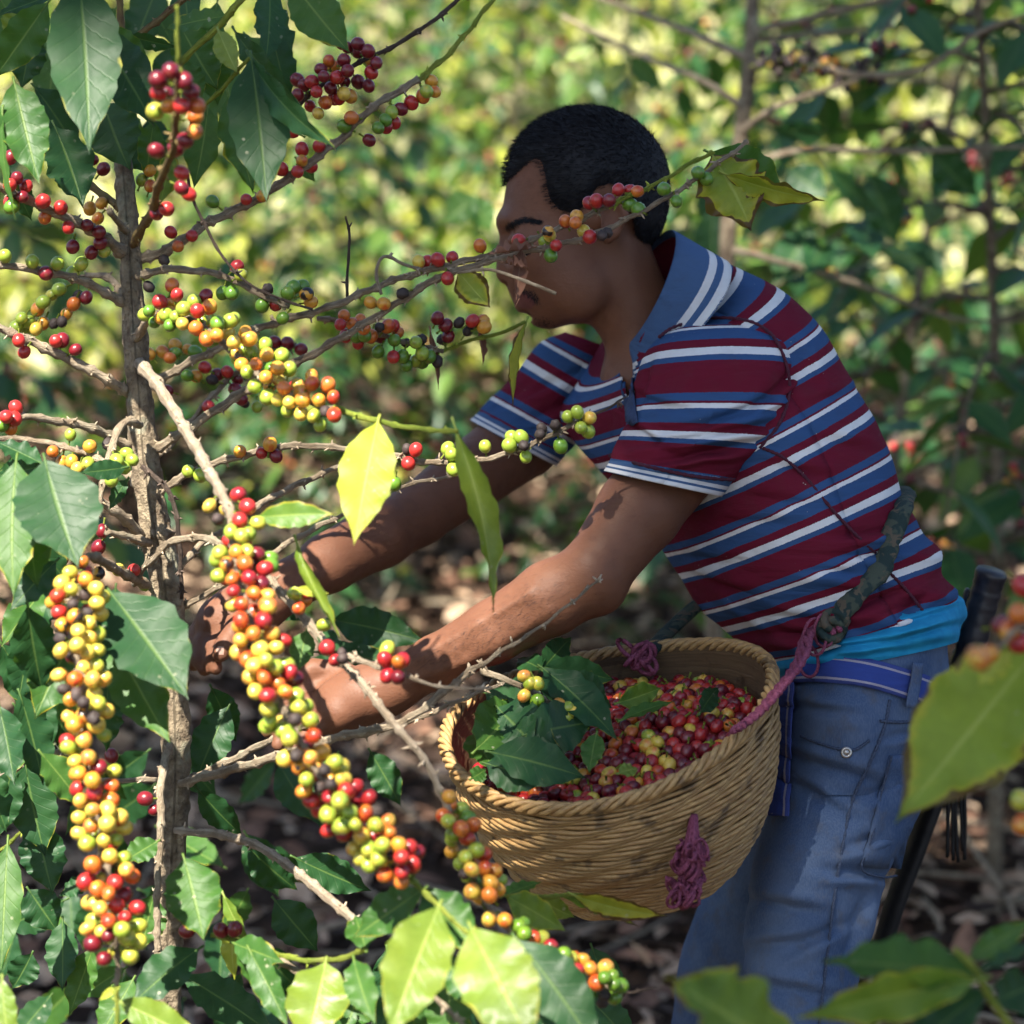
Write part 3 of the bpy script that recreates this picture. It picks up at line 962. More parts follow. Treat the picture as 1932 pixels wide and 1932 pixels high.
HD = 2.50                      # distance of the head's middle plane
hp = PXM(HD)                   # metres per photo pixel there
def H(x, y, wpx=0.0):          # head point, wpx = pixels towards the far side (+) or the camera (-)
    q = cpt(x, y, HD); q[2] += wpx * hp
    # a slight turn of the face towards the camera
    return q
def build_body():
    F_ = Field(cpt(345, 1450, 2.36) - .03, (cpt(1520, 180, 2.6)[0] + .03, cpt(1500, 170, 2.6)[1], 2.86), .0028)
    F_.lo[2] = 2.14
    F_ = Field(F_.lo, F_.lo + (F_.n - 1) * F_.h, .0028)
    e = lambda c, r, **kw: F_.ell(c, np.array(r) * hp, **kw)
    # skull, face, jaw
    e(H(1108, 345), (148, 136, 124), k=.01)
    e(H(1046, 438), (103, 128, 96), k=.02, rot=-3)
    e(H(1030, 505), (76, 92, 80), k=.02)
    e(H(1078, 540), (80, 68, 84), k=.02, rot=-20)
    e(H(1028, 590), (30, 26, 34), k=.022)
    for sg in (-1, 1):
        e(H(1022, 480, 58 * sg), (44, 30, 30), k=.03)      # cheek bones
        e(H(1095, 545, 66 * sg), (46, 50, 26), k=.03)      # jaw corners
    # brow
    F_.cone(H(968, 424, -52), H(955, 417, -10), 12 * hp, 12 * hp, .014); F_.cone(H(955, 417, 10), H(968, 424, 52), 12 * hp, 12 * hp, .014)
    # eye sockets, lids
    for sg in (-1, 1):
        e(H(952, 455, 44 * sg), (22, 17, 30), k=.016, sub=True)
        e(H(980, 460, 40 * sg), (24, 17, 22), k=.006)
        F_.cone(H(958, 468, 44 * sg), H(990, 470, 66 * sg), 3.0 * hp, 2.0 * hp, .004, sub=True)
        e(H(980, 490, 50 * sg), (22, 8, 22), k=.012, sub=True)
    # nose
    F_.cone(H(966, 440), H(954, 500), 10 * hp, 13 * hp, .014)
    e(H(955, 518), (17, 14, 16), k=.010, rot=20)
    for sg in (-1, 1):
        e(H(972, 525, 18 * sg), (16, 12, 10), k=.007, rot=-8)
        e(H(962, 534, 10 * sg), (7, 5, 5), k=.005, sub=True)
    # mouth: muzzle and lips
    e(H(1004, 556), (26, 32, 42), k=.018)
    F_.cone(H(984, 557, -4), H(1000, 563, -34), 9 * hp, 6 * hp, .006); F_.cone(H(984, 557, 4), H(1000, 563, 34), 9 * hp, 6 * hp, .006)
    F_.cone(H(988, 577, -4), H(1003, 573, -30), 11 * hp, 7 * hp, .006); F_.cone(H(988, 577, 4), H(1003, 573, 30), 11 * hp, 7 * hp, .006)
    F_.cone(H(974, 567, 0), H(1010, 570, -36), 3.0 * hp, 2.4 * hp, .004, sub=True)
    e(H(998, 595), (10, 6, 24), k=.010, sub=True)
    # ears
    for sg in (-1, 1):
        F_.cone(H(1128, 428, 95 * sg), H(1146, 428, 122 * sg), 24 * hp, 16 * hp, .012)
        e(H(1150, 424, 130 * sg), (28, 45, 9), k=.006, rot=-12, yaw=-24 * sg)
        e(H(1143, 426, 140 * sg), (14, 24, 9), k=.006, rot=-12, yaw=-24 * sg, sub=True)
        e(H(1141, 462, 128 * sg), (13, 14, 8), k=.006)
        F_.cone(H(1132, 396, 132 * sg), H(1160, 388, 138 * sg), 5 * hp, 6 * hp, .005); F_.cone(H(1160, 388, 138 * sg), H(1174, 424, 140 * sg), 6 * hp, 6 * hp, .005)
        F_.cone(H(1174, 424, 140 * sg), H(1160, 458, 134 * sg), 6 * hp, 5 * hp, .005)
    # neck
    F_.cone(H(1158, 480), H(1228, 640), 70 * hp, 66 * hp, .02)
    F_.cone(H(1152, 570), H(1204, 690), 40 * hp, 40 * hp, .02)
    F_.cone(H(1172, 470, -58), H(1190, 650, -30), 16 * hp, 16 * hp, .02)   # neck tendon
    # trunk under the shirt
    F_.cone(cpt(1285, 745, 2.50), cpt(1355, 840, 2.46), .075, .10, .02)
    F_.cone(cpt(1320, 705, 2.42), cpt(1150, 765, 2.62), .042, .030, .02)
    F_.cone(cpt(1215, 720, 2.52), cpt(1300, 860, 2.46), .046, .065, .02)
    # near arm
    F_.chain([cpt(1385, 700, 2.40), cpt(1290, 850, 2.34), cpt(1205, 965, 2.30), cpt(1122, 1080, 2.275)], [.056, .047, .041, .034], .008)
    F_.chain([cpt(1115, 1088, 2.275), cpt(1040, 1128, 2.285), cpt(930, 1192, 2.30), cpt(820, 1250, 2.315), cpt(738, 1296, 2.325)], [.034, .0355, .030, .0255, .0225], .008)
    F_.ell(cpt(1132, 1118, 2.28), (.018, .018, .018), .02)
    for pts in ([(1000, 1120, 2.255), (900, 1178, 2.275), (800, 1236, 2.293), (730, 1280, 2.305)], [(1040, 1150, 2.252), (950, 1208, 2.272), (880, 1244, 2.285), (780, 1284, 2.298)], [(905, 1178, 2.274), (860, 1228, 2.284)]):
        F_.chain([cpt(*q) for q in pts], [.0028] * len(pts), .006)     # veins of the forearm
    # near hand: palm and five fingers reaching for the branch
    F_.chain([cpt(738, 1296, 2.325), cpt(690, 1312, 2.325), cpt(640, 1330, 2.32)], [.0225, .026, .026], .02)
    F_.cone(cpt(650, 1312, 2.345), cpt(640, 1345, 2.300), .017, .017, .018)
    f = lambda pts, r: F_.chain([cpt(*p) for p in pts], r, .007)
    f([(628, 1300, 2.345), (575, 1300, 2.350), (535, 1322, 2.345), (520, 1345, 2.335)], [.0105, .0095, .0085, .0072])
    f([(622, 1322, 2.33), (565, 1330, 2.330), (522, 1352, 2.322), (505, 1380, 2.312)], [.0105, .0095, .0085, .0072])
    f([(622, 1345, 2.315), (572, 1358, 2.312), (535, 1380, 2.304), (525, 1405, 2.296)], [.0105, .0093, .0083, .007])
    f([(632, 1362, 2.302), (592, 1378, 2.298), (565, 1395, 2.292), (556, 1412, 2.286)], [.0095, .0082, .0073, .0065])
    f([(685, 1290, 2.340), (640, 1266, 2.352), (592, 1262, 2.352), (562, 1280, 2.345)], [.0125, .0115, .0095, .0078])
    # far arm
    F_.chain([cpt(1068, 762, 2.68), cpt(985, 830, 2.63), cpt(880, 905, 2.565), cpt(790, 970, 2.515)], [.036, .043, .039, .033], .008)
    F_.chain([cpt(790, 970, 2.515), cpt(715, 1010, 2.475), cpt(620, 1062, 2.43), cpt(545, 1105, 2.395), cpt(492, 1142, 2.375)], [.033, .0345, .030, .0255, .0225], .008)
    F_.chain([cpt(492, 1142, 2.375), cpt(450, 1160, 2.37), cpt(415, 1176, 2.365)], [.0225, .026, .025], .02)
    f([(425, 1165, 2.385), (385, 1178, 2.392), (362, 1205, 2.39), (356, 1232, 2.382)], [.0105, .0095, .0085, .0072])
    f([(412, 1178, 2.37), (376, 1198, 2.372), (364, 1228, 2.366), (366, 1254, 2.358)], [.0105, .0095, .0085, .0072])
    f([(412, 1188, 2.358), (385, 1214, 2.354), (380, 1242, 2.348), (386, 1264, 2.342)], [.0105, .0093, .0083, .007])
    f([(425, 1194, 2.348), (404, 1222, 2.342), (402, 1244, 2.338), (408, 1262, 2.334)], [.0095, .0082, .0073, .0065])
    f([(470, 1158, 2.352), (448, 1186, 2.336), (428, 1214, 2.326), (416, 1234, 2.322)], [.0125, .0112, .0098, .0085])
    V, Q = F_.surface()
    V = smooth_mesh(V, Q, 2, .5)
    return V, Q
BV, BQ = build_body()
pb = P(1560, 1300, 2.42)
MAN = thing('person', (pb.x, pb.y, ground_z(pb.x, pb.y)), 'man in a striped polo shirt and jeans bending forward to pick coffee cherries', 'person')
BW = cam_to_world(BV)
body = obj('body', np_mesh('body', BW, BQ, SKIN), MAN)

def tri_bvh(*lists):
    vs, fs = [], []
    for V, Fc in lists:
        o = len(vs); vs += [tuple(map(float, v)) for v in V]; fs += [tuple(int(i) + o for i in f) for f in Fc]
    return BVHTree.FromPolygons(vs, fs)
def onto(bvh, x, y, off=.002, default=2.4):
    d = ray_dir(x, y)
    h = bvh.ray_cast(CAM, d)
    if h[0] is None: return P(x, y, default)
    nrm = h[1] if h[1].dot(d) < 0 else -h[1]
    return h[0] + nrm * off
BODY_BVH = tri_bvh((BW, BQ))

# lips, brow, lashes
def band_on(bvh, pts, r, n, flat=.5, off=.0, seg=6):
    q = [onto(bvh, x, y, off) for x, y in pts]
    return tube(catmull([list(v) for v in q], n), r, seg)

# hair: a cap that follows the skull, ended by the hairline, with short hairs standing out
def build_hair():
    Fh = Field(cpt(915, 520, HD) - np.array([0, 0, .16]), cpt(1300, 175, HD) + np.array([0, 0, .16]), .0026)
    Fh.ell(H(1108, 345), np.array([148, 136, 124]) * hp, .01)
    Fh.ell(H(1046, 438), np.array([103, 128, 96]) * hp, .02, rot=-3)
    Fh.ell(H(1165, 405), np.array([78, 84, 96]) * hp, .02)          # back of the head down to the nape
    # cut by the hairline, drawn in profile
    line = [(900, 340), (946, 350), (985, 326), (1010, 312), (1022, 322), (1027, 350), (1032, 385), (1052, 412), (1085, 418), (1108, 396), (1122, 372), (1150, 362), (1182, 380), (1192, 420), (1192, 445), (1215, 468), (1262, 462), (1330, 455)]
    lx = np.array([p[0] for p in line]); ly = np.array([p[1] for p in line])
    ax = [Fh.lo[i] + Fh.h * np.arange(Fh.n[i]) for i in range(3)]
    px = (ax[0] / (K * HD) + .5) * 1932; py = (.5 - ax[1] / (K * HD)) * 1932
    lim = np.interp(px, lx, ly)
    # across the head's middle the front line climbs a little less
    dz = (np.abs(ax[2] - HD) / hp)
    cut = (py[None, :, None] - lim[:, None, None]) * hp
    fr = np.clip((1040 - px) / 60, 0, 1)[:, None, None] * np.clip(1 - dz / 100, 0, 1)[None, None, :] * 6 * hp
    cut = cut - fr
    edge = np.array([[noise.noise(Vector((a * 130, b * 130, 0))) for b in ax[1]] for a in ax[0]])[:, :, None] * 4 * hp
    dist = -(cut + edge) / hp                                   # pixels inside the hairline
    thick = np.where(dist < 0, dist * .9, np.minimum(dist * .26, 7.0)) * hp
    Fh.f = (Fh.f - thick).astype(np.float32)
    Fh.f = np.maximum(Fh.f, (cut + edge).astype(np.float32) - 3 * hp)
    V, Q = Fh.surface()
    V = smooth_mesh(V, Q, 2)
    W_ = cam_to_world(V)
    cen = np.array(list(P(1110, 350, HD)))
    # short hairs
    g = np.random.default_rng(5)
    out = W_ - cen; rr = np.linalg.norm(out, axis=1); out /= rr[:, None]
    pick = g.choice(len(W_), 26000)
    pos = W_[pick]; nd = out[pick] * .62 + g.normal(size=(len(pick), 3)) * .16
    fwd = np.array(list(-RT)) * .75 + np.array([0, 0, -.25])
    nd = nd + fwd; nd /= np.linalg.norm(nd, axis=1)[:, None]
    ln = g.uniform(.005, .010, len(pick)) * np.where(py_of(pos) > 392, .6, 1.0)
    sd = np.cross(nd, rdir(g, len(pick))); sd /= np.linalg.norm(sd, axis=1)[:, None]
    a = pos - sd * .00042 - nd * .001; b = pos + sd * .00042 - nd * .001; c = pos + nd * ln[:, None]
    HV = np.stack([a, b, c], 1).reshape(-1, 3)
    HT = np.arange(len(HV)).reshape(-1, 3)
    tris = np.concatenate([Q[:, [0, 1, 2]], Q[:, [0, 2, 3]]])
    allV = np.concatenate([W_, HV]); allT = np.concatenate([tris, HT + len(W_)])
    return obj('hair', np_mesh('hair', allV, allT, HAIR), MAN)
def py_of(W_):
    v = W_ - np.array(list(CAM)); d = v @ np.array(list(FW)); u = v @ np.array(list(UP))
    return (.5 - u / (K * d)) * 1932
build_hair()

def tuft(name, region, n, ln, dirv, spread=.4, wid=.00035, seed=1):
    """short hairs growing from the skin inside a profile polygon list of (x, y) spots"""
    g = random.Random(seed); V = []; T = []
    for _ in range(n):
        x, y = region(g)
        h_ = BODY_BVH.ray_cast(CAM, ray_dir(x, y))
        if h_[0] is None: continue
        nr_ = h_[1] if h_[1].dot(FW) < 0 else -h_[1]
        b = h_[0] - nr_ * .0004
        d = Vector(dirv) + Vector((g.uniform(-1, 1), g.uniform(-1, 1), g.uniform(-1, 1))) * spread
        d = d - nr_ * d.dot(nr_)
        d = (d.normalized() + nr_ * .28).normalized()
        s = d.cross(nr_).normalized() * wid
        l = ln * g.uniform(.6, 1.2)
        o = len(V); V += [b - s, b + s, b + d * l]; T.append((o, o + 1, o + 2))
    return obj(name, mesh(name, V, T, HAIR, smooth=False), MAN)
def along(pts, w):
    c = catmull(pts, 60)
    def f(g):
        q = c[g.randrange(60)]; return q[0] + g.gauss(0, 1) * w, q[1] + g.gauss(0, 1) * w
    return f
tuft('eyebrow', along([(952, 428), (966, 421), (988, 416), (1014, 420)], 2.4), 520, .008, (.85, 0, -.12), .28, .0004)
tuft('moustache', along([(974, 546), (990, 548), (1006, 556), (1012, 566)], 4), 260, .005, (-.1, 0, -.8), .4)
tuft('goatee', along([(1012, 604), (1030, 612), (1052, 616)], 6), 150, .0045, (-.4, 0, -.8), .5)
tuft('eyelash', along([(966, 470), (978, 474), (994, 474), (1004, 470)], 1.4), 260, .006, (-.5, 0, -.7), .25)
tuft('arm_hair', along([(1060, 1120), (980, 1165), (880, 1215), (780, 1272)], 26), 700, .009, (-.75, 0, -.45), .45, .00010, 3)
# lips and thumbnail are patches of the same skin surface
def paint_body():
    me = body.data
    me.materials.append(LIP); me.materials.append(NAIL)
    C = np.zeros(len(me.polygons) * 3, np.float32); me.polygons.foreach_get('center', C); C = C.reshape(-1, 3).astype(float)
    v = C - np.array(list(CAM)); d = v @ np.array(list(FW))
    px = (v @ np.array(list(RT)) / (K * d) + .5) * 1932; py = (.5 - v @ np.array(list(UP)) / (K * d)) * 1932
    ang = np.zeros(len(C), np.int32)
    lips = (((px - 990) / 20) ** 2 + ((py - 568 - (px - 990) * .12) / 15) ** 2 < 1) & (px < 1012) & (np.abs(d - HD) < .045)
    nail = (((px - 417) / 8) ** 2 + ((py - 1228) / 10) ** 2 < 1) & (d < 2.335)
    ang[lips] = 1; ang[nail] = 2
    me.polygons.foreach_set('material_index', ang)
paint_body()

# ------------------------------------------------------------------ clothes
def loft(rings, nr=40, ns=48, ex=1.0, vper=None, wr=None, useam=0.25):
    """rings: (cx, cy, d, ax, ay, ad, bx, by, bd): centre and two half axes in photo pixels and metres"""
    R_ = catmull(rings, nr)
    V, UV = [], []
    Lc = 0; prev = None
    for i, r in enumerate(R_):
        cen = P(r[0], r[1], r[2])
        if prev is not None: Lc += (cen - prev).length
        prev = cen
        for j in range(ns):
            th = 2 * math.pi * (j / ns + useam)
            c, s = math.cos(th), math.sin(th)
            c = math.copysign(abs(c) ** ex, c); s = math.copysign(abs(s) ** ex, s)
            p = P(r[0] + r[3] * c + r[6] * s, r[1] + r[4] * c + r[7] * s, r[2] + r[5] * c + r[8] * s)
            if wr is not None:
                p = p + (p - cen).normalized() * wr(j / ns, i / (nr - 1), p)
            V.append(p); UV.append((j / ns, Lc / vper if vper else i / (nr - 1)))
    Fc = [(i * ns + j, i * ns + (j + 1) % ns, (i + 1) * ns + (j + 1) % ns, (i + 1) * ns + j) for i in range(nr - 1) for j in range(ns)]
    # unwrap seam copies
    V2, UV2, F2 = [], [], []
    for i in range(nr):
        for j in range(ns + 1):
            V2.append(V[i * ns + j % ns]); u = UV[i * ns + j % ns]; UV2.append((j / ns, u[1]))
    for i in range(nr - 1):
        for j in range(ns):
            a = i * (ns + 1) + j; F2.append((a, a + 1, a + ns + 2, a + ns + 1))
    return V2, F2, UV2

def cloth(name, V, Fc, UV, mat, parent, thick=.0015):
    o = obj(name, mesh(name, V, Fc, mat, UV), parent)
    md = o.modifiers.new('thickness', 'SOLIDIFY'); md.thickness = thick; md.offset = -1
    return o

TORSO = [
 (1622, 1192, 2.42, 158, -56, .03, 72, -8, -.150),
 (1570, 1118, 2.42, 168, -62, .03, 84, -18, -.155),
 (1512, 1045, 2.42, 172, -74, .03, 98, -28, -.158),
 (1436, 900, 2.44, 168, -88, .03, 118, -38, -.165),
 (1345, 768, 2.47, 168, -96, .03, 136, -46, -.172),
 (1272, 672, 2.49, 144, -106, .02, 142, -46, -.168),
 (1242, 624, 2.50, 106, -110, .01, 106, -36, -.126),
 (1224, 590, 2.50, 68, -110, 0, 62, -18, -.090),
 (1212, 568, 2.50, 50, -110, 0, 46, -12, -.080),
]
def wr_torso(u, v, p):
    a = .0060 * vn(p.x * 7 + 3, p.y * 5, p.z * 16) + .0034 * vn(p.x * 22, p.y * 9, p.z * 26 + 4)
    # drag folds from the armpit down to the waist
    t = (p.x * .9 + p.z * .45) * 60
    a += .0024 * math.sin(t + 3 * vn(p.x * 5, 1, p.z * 5)) * max(0, math.sin(math.pi * min(1, v * 1.4)))
    # crumples near the hem and the strap
    hm = max(0, 1 - v * 3.2)
    a += .0070 * hm * (1 - 1.7 * abs(math.sin((p.z + .35 * p.x) * 75 + 3 * vn(p.x * 7, p.y * 5, p.z * 7))))
    return a
PER = .0775
def creases(p, lines):
    x, y, d = proj(p); a = 0.0
    for x0, y0, x1, y1, dep, wd in lines:
        ux, uy = x1 - x0, y1 - y0; L2 = ux * ux + uy * uy; L = math.sqrt(L2)
        t = ((x - x0) * ux + (y - y0) * uy) / L2
        e = max(0, -t, t - 1) * L
        sd = ((x - x0) * uy - (y - y0) * ux) / L + 5 * vn(x * .02, y * .02, dep * 900)
        fade = math.exp(-(e / 22) ** 2) * (.45 + .55 * math.sin(math.pi * min(1, max(0, t))))
        a += fade * dep * (.75 * math.exp(-((sd - 1.5 * wd) / wd) ** 2) - math.exp(-(sd / wd) ** 2))
    return a
TCR = [(1440, 870, 1580, 905, .006, 9), (1400, 930, 1540, 950, .005, 9), (1380, 985, 1500, 985, .005, 10), (1690, 1000, 1575, 1010, .008, 9), (1680, 1040, 1600, 1050, .007, 8),
       (1640, 1090, 1530, 1075, .007, 9), (1700, 1110, 1620, 1150, .008, 9), (1600, 1180, 1480, 1160, .008, 10), (1560, 1200, 1420, 1195, .007, 9), (1745, 1120, 1690, 1170, .007, 8),
       (1310, 1090, 1420, 1120, .006, 10), (1290, 1050, 1400, 1060, .005, 10), (1530, 760, 1600, 740, .004, 8), (1540, 820, 1640, 850, .005, 9), (1500, 640, 1540, 720, .004, 9)]
SCR = [(1455, 800, 1200, 838, .009, 9), (1470, 770, 1250, 815, .008, 9), (1500, 740, 1330, 800, .008, 8), (1480, 720, 1400, 790, .006, 8), (1440, 830, 1290, 862, .008, 8), (1400, 850, 1240, 872, .007, 7),
       (1195, 745, 1290, 775, .006, 9), (1180, 800, 1260, 850, .006, 8), (1225, 680, 1205, 760, .006, 9), (1505, 700, 1450, 760, .006, 8)]
FCR = [(1110, 690, 960, 760, .007, 9), (1120, 740, 1000, 790, .007, 9), (1090, 700, 1060, 800, .006, 9), (1000, 720, 930, 770, .005, 8)]
def proj(p):
    v = p - CAM; d = v.dot(FW); return (v.dot(RT) / (K * d) + .5) * 1932, (.5 - v.dot(UP) / (K * d)) * 1932, d
tV, tF, tU = loft(TORSO, 150, 130, .88, PER, lambda u, v, p: wr_torso(u, v, p) + creases(p, TCR))
tU = [(u, (v + .30)) for u, v in tU]
NECK = [(1142, 618), (1168, 606), (1212, 618), (1204, 690), (1188, 748), (1174, 716), (1158, 664)]
def inside(poly, x, y):
    r = False; j = len(poly) - 1
    for i in range(len(poly)):
        if (poly[i][1] > y) != (poly[j][1] > y) and x < (poly[j][0] - poly[i][0]) * (y - poly[i][1]) / (poly[j][1] - poly[i][1]) + poly[i][0]: r = not r
        j = i
    return r
def open_neck(V, Fc):
    out = []
    for f in Fc:
        c = (V[f[0]] + V[f[2]]) / 2; x, y, d = proj(c)
        if d < 2.56 and inside(NECK, x, y): continue
        out.append(f)
    return out
tF = open_neck(tV, tF)
SHIRT_O = obj('shirt', mesh('shirt', tV, tF, SHIRT, [(u, 1 - v) for u, v in tU]), MAN)
SHIRT_O.modifiers.new('thickness', 'SOLIDIFY').thickness = .0018
SHIRT_O['label'] = 'maroon, blue and white striped short sleeved polo shirt'

def lr(l, r, d, h, by=0.0):
    return ((l[0] + r[0]) / 2, (l[1] + r[1]) / 2, d, (r[0] - l[0]) / 2, (r[1] - l[1]) / 2, 0.0, 0, by, -h)
def wr_sleeve(u, v, p):
    a = .0032 * vn(p.x * 9, p.y * 6, p.z * 12 + 8)
    t = (p.x * .75 - p.z * .65) * 78
    w_ = math.sin(t + 3.0 * vn(p.x * 6, p.y * 4, p.z * 6))
    a += .0095 * (1 - abs(w_) * 1.6) * min(1, v * 1.5) * (1 - .55 * v) * (.5 + .8 * abs(vn(p.x * 5 + 9, p.y * 3, p.z * 5)))
    t2 = (p.x * .35 + p.z * .95) * 120
    a += .0022 * math.sin(t2 + 2 * vn(p.x * 8, 3, p.z * 8)) * (v ** 2)
    return a
SL = [
 lr((1310, 622), (1430, 612), 2.40, .022, -10),
 lr((1256, 632), (1474, 628), 2.385, .046, -18),
 lr((1222, 662), (1508, 656), 2.372, .074, -24),
 lr((1200, 708), (1522, 702), 2.36, .088, -24),
 lr((1187, 762), (1518, 762), 2.35, .089, -18),
 lr((1178, 808), (1488, 820), 2.335, .084, -8),
 lr((1160, 847), (1425, 874), 2.325, .074, 0),
 lr((1152, 868), (1388, 908), 2.32, .068, 0),
]
sV, sF, sU = loft(SL, 96, 120, .95, .088, lambda u, v, p: wr_sleeve(u, v, p) * .6 + creases(p, SCR) * min(1, v * 2))
sU = [(u, 1 - (v + .42)) for u, v in sU]
obj('sleeve', mesh('sleeve', sV, sF, SHIRT, [(u, -v) for u, v in sU]), SHIRT_O)
CU = [lr((1152, 866), (1390, 906), 2.32, .069), lr((1146, 876), (1376, 922), 2.318, .069), lr((1139, 888), (1362, 938), 2.315, .068)]
cV, cF, cU = loft(CU, 12, 64, .95, None, None)
cloth('cuff', cV, cF, cU, CUFF, SHIRT_O, .002)
FSL = [
 lr((1066, 626), (1196, 672), 2.65, .05),
 lr((1018, 648), (1176, 738), 2.655, .068),
 lr((975, 705), (1130, 795), 2.655, .070),
 lr((925, 756), (1085, 842), 2.64, .068),
 lr((905, 775), (1066, 860), 2.635, .066),
]
fV, fF, fU = loft(FSL, 64, 80, .95, .088, lambda u, v, p: wr_sleeve(u, v, p) * .6 + creases(p, FCR))
obj('sleeve', mesh('sleeve', fV, fF, SHIRT, [(u, v + .35) for u, v in fU]), SHIRT_O)
fc = [lr((906, 774), (1067, 860), 2.635, .067), lr((897, 783), (1058, 870), 2.63, .067), lr((887, 792), (1050, 880), 2.625, .066)]
cV2, cF2, cU2 = loft(fc, 12, 48, .95)
cloth('cuff', cV2, cF2, cU2, CUFF, SHIRT_O, .002)
SHIRT_BVH = tri_bvh((tV, tF), (sV, sF), (cV, cF))

# collar: stands round the neck and folds down outside
def collar():
    inn = (1222, 560, 2.50, 46, -112, .0, 40, -10, -.082)
    top = (1214, 548, 2.50, 48, -114, .0, 42, -12, -.084)
    mid = (1234, 579, 2.50, 70, -116, .0, 70, -16, -.124)
    out = (1252, 612, 2.495, 90, -122, .0, 92, -22, -.160)
    R_ = catmull([inn, top, mid, out], 16)
    V, UV = [], []
    ns = 56
    for i, r in enumerate(R_):
        for j in range(ns + 1):
            u = j / ns
            th = math.pi + .30 + (2 * math.pi - .60) * u          # open at the front
            c, s = math.cos(th), math.sin(th)
            k = .004 * vn(u * 9, i * .2, 1)
            p = P(r[0] + r[3] * c + r[6] * s, r[1] + r[4] * c + r[7] * s, r[2] + r[5] * c + r[8] * s + k)
            V.append(p); UV.append((u, i / 15))
    Fc = [(i * (ns + 1) + j, i * (ns + 1) + j + 1, (i + 1) * (ns + 1) + j + 1, (i + 1) * (ns + 1) + j) for i in range(15) for j in range(ns)]
    cloth('collar', V, Fc, UV, COLLAR, SHIRT_O, .0022)
    return V, Fc
kV, kF = collar()
ALLSHIRT = tri_bvh((tV, tF), (sV, sF), (cV, cF), (kV, kF))

def seam(name, pts, r, mat, parent, bvh=None, off=.001, n=60, seg=6, default=2.4):
    q = [list(onto(bvh or SHIRT_BVH, x, y, off, default)) for x, y in pts]
    q = catmull(q, n)
    rr = [r * (1 + .22 * math.sin(i * 1.9)) for i in range(n)]
    V, Fc, UV = tube(q, rr, seg)
    return obj(name, mesh(name, V, Fc, mat, UV), parent)
seam('armhole_seam', [(1246, 640), (1268, 624), (1310, 609), (1360, 603), (1410, 608), (1444, 624), (1466, 652), (1482, 698), (1486, 750), (1470, 802), (1430, 846)], .0017, SEAM, SHIRT_O, n=120, off=.0025)
seam('side_seam', [(1440, 846), (1480, 862), (1520, 905), (1570, 965), (1620, 1020), (1652, 1048)], .0016, SEAM, SHIRT_O, n=80, off=.0028)
seam('side_seam', [(1675, 1082), (1710, 1115), (1738, 1150)], .0016, SEAM, SHIRT_O, n=40, off=.0028)
seam('cuff_seam', [(1153, 858), (1200, 876), (1260, 890), (1320, 900), (1382, 903)], .0018, SEAM, SHIRT_O, n=60, off=.002)
# shoulder tape
def strip(name, pts, wpx, mat, parent, bvh, off=.002, n=24, vstripe=False, thick=.0015, default=2.4):
    c = catmull(pts, n); t = np.gradient(c, axis=0)
    V, UV = [], []
    for i in range(n):
        nx, ny = -t[i][1], t[i][0]; l = math.hypot(nx, ny); nx /= l; ny /= l
        for k in range(7):
            s = -1 + k / 3
            V.append(onto(bvh, c[i][0] + nx * s * wpx / 2, c[i][1] + ny * s * wpx / 2, off, default)); UV.append((i / n, k / 6.001))
    Fc = [(i * 7 + k, i * 7 + k + 1, (i + 1) * 7 + k + 1, (i + 1) * 7 + k) for i in range(n - 1) for k in range(6)]
    return cloth(name, V, Fc, UV, mat, parent, thick)
strip('shoulder_tape', [(1296, 520), (1310, 548), (1322, 596)], 16, TAPE, SHIRT_O, SHIRT_BVH, .0025)
strip('placket', [(1176, 650), (1186, 720), (1196, 800)], 20, simple('navy_placket', (.02, .035, .09), (.03, .05, .11), 200, .9, .3), SHIRT_O, SHIRT_BVH, .003)

# jeans
def wr_leg(u, v, p):
    return .0065 * vn(p.x * 8, p.y * 6, p.z * 7) + .0040 * vn(p.x * 20, p.y * 12, p.z * 16) + .003 * math.sin(p.z * 55 + 4 * vn(p.x * 6, 0, p.z * 5)) * max(0, v - .25)
def RG(l, r, y, d, h, bx=0):
    return ((l + r) / 2, y, d, (r - l) / 2, 0, .0, bx, 0, -h)
HIP = [
 (1632, 1222, 2.42, 158, -32, .02, 40, 0, -.155),
 (1634, 1270, 2.42, 160, -20, .02, 30, 0, -.160),
 (1632, 1350, 2.42, 166, -8, .02, 22, 0, -.165),
 (1622, 1430, 2.42, 162, 0, .02, 16, 0, -.160),
 (1606, 1500, 2.42, 150, 0, .02, 10, 0, -.150),
]
LEG = [
 RG(1474, 1762, 1440, 2.36, .080), RG(1450, 1738, 1540, 2.35, .085), RG(1418, 1675, 1660, 2.34, .085), RG(1400, 1640, 1780, 2.335, .082),
 RG(1396, 1612, 1930, 2.33, .078), RG(1400, 1600, 2200, 2.33, .066), RG(1410, 1590, 2600, 2.33, .058), RG(1412, 1600, 2990, 2.33, .060),
]
FLEG = [
 RG(1450, 1700, 1440, 2.50, .080), RG(1395, 1640, 1540, 2.53, .082), RG(1330, 1560, 1680, 2.56, .082), RG(1290, 1500, 1800, 2.58, .08),
 RG(1270, 1470, 1950, 2.60, .074), RG(1270, 1450, 2200, 2.62, .064), RG(1280, 1440, 2520, 2.64, .056), RG(1280, 1440, 2760, 2.66, .058),
]
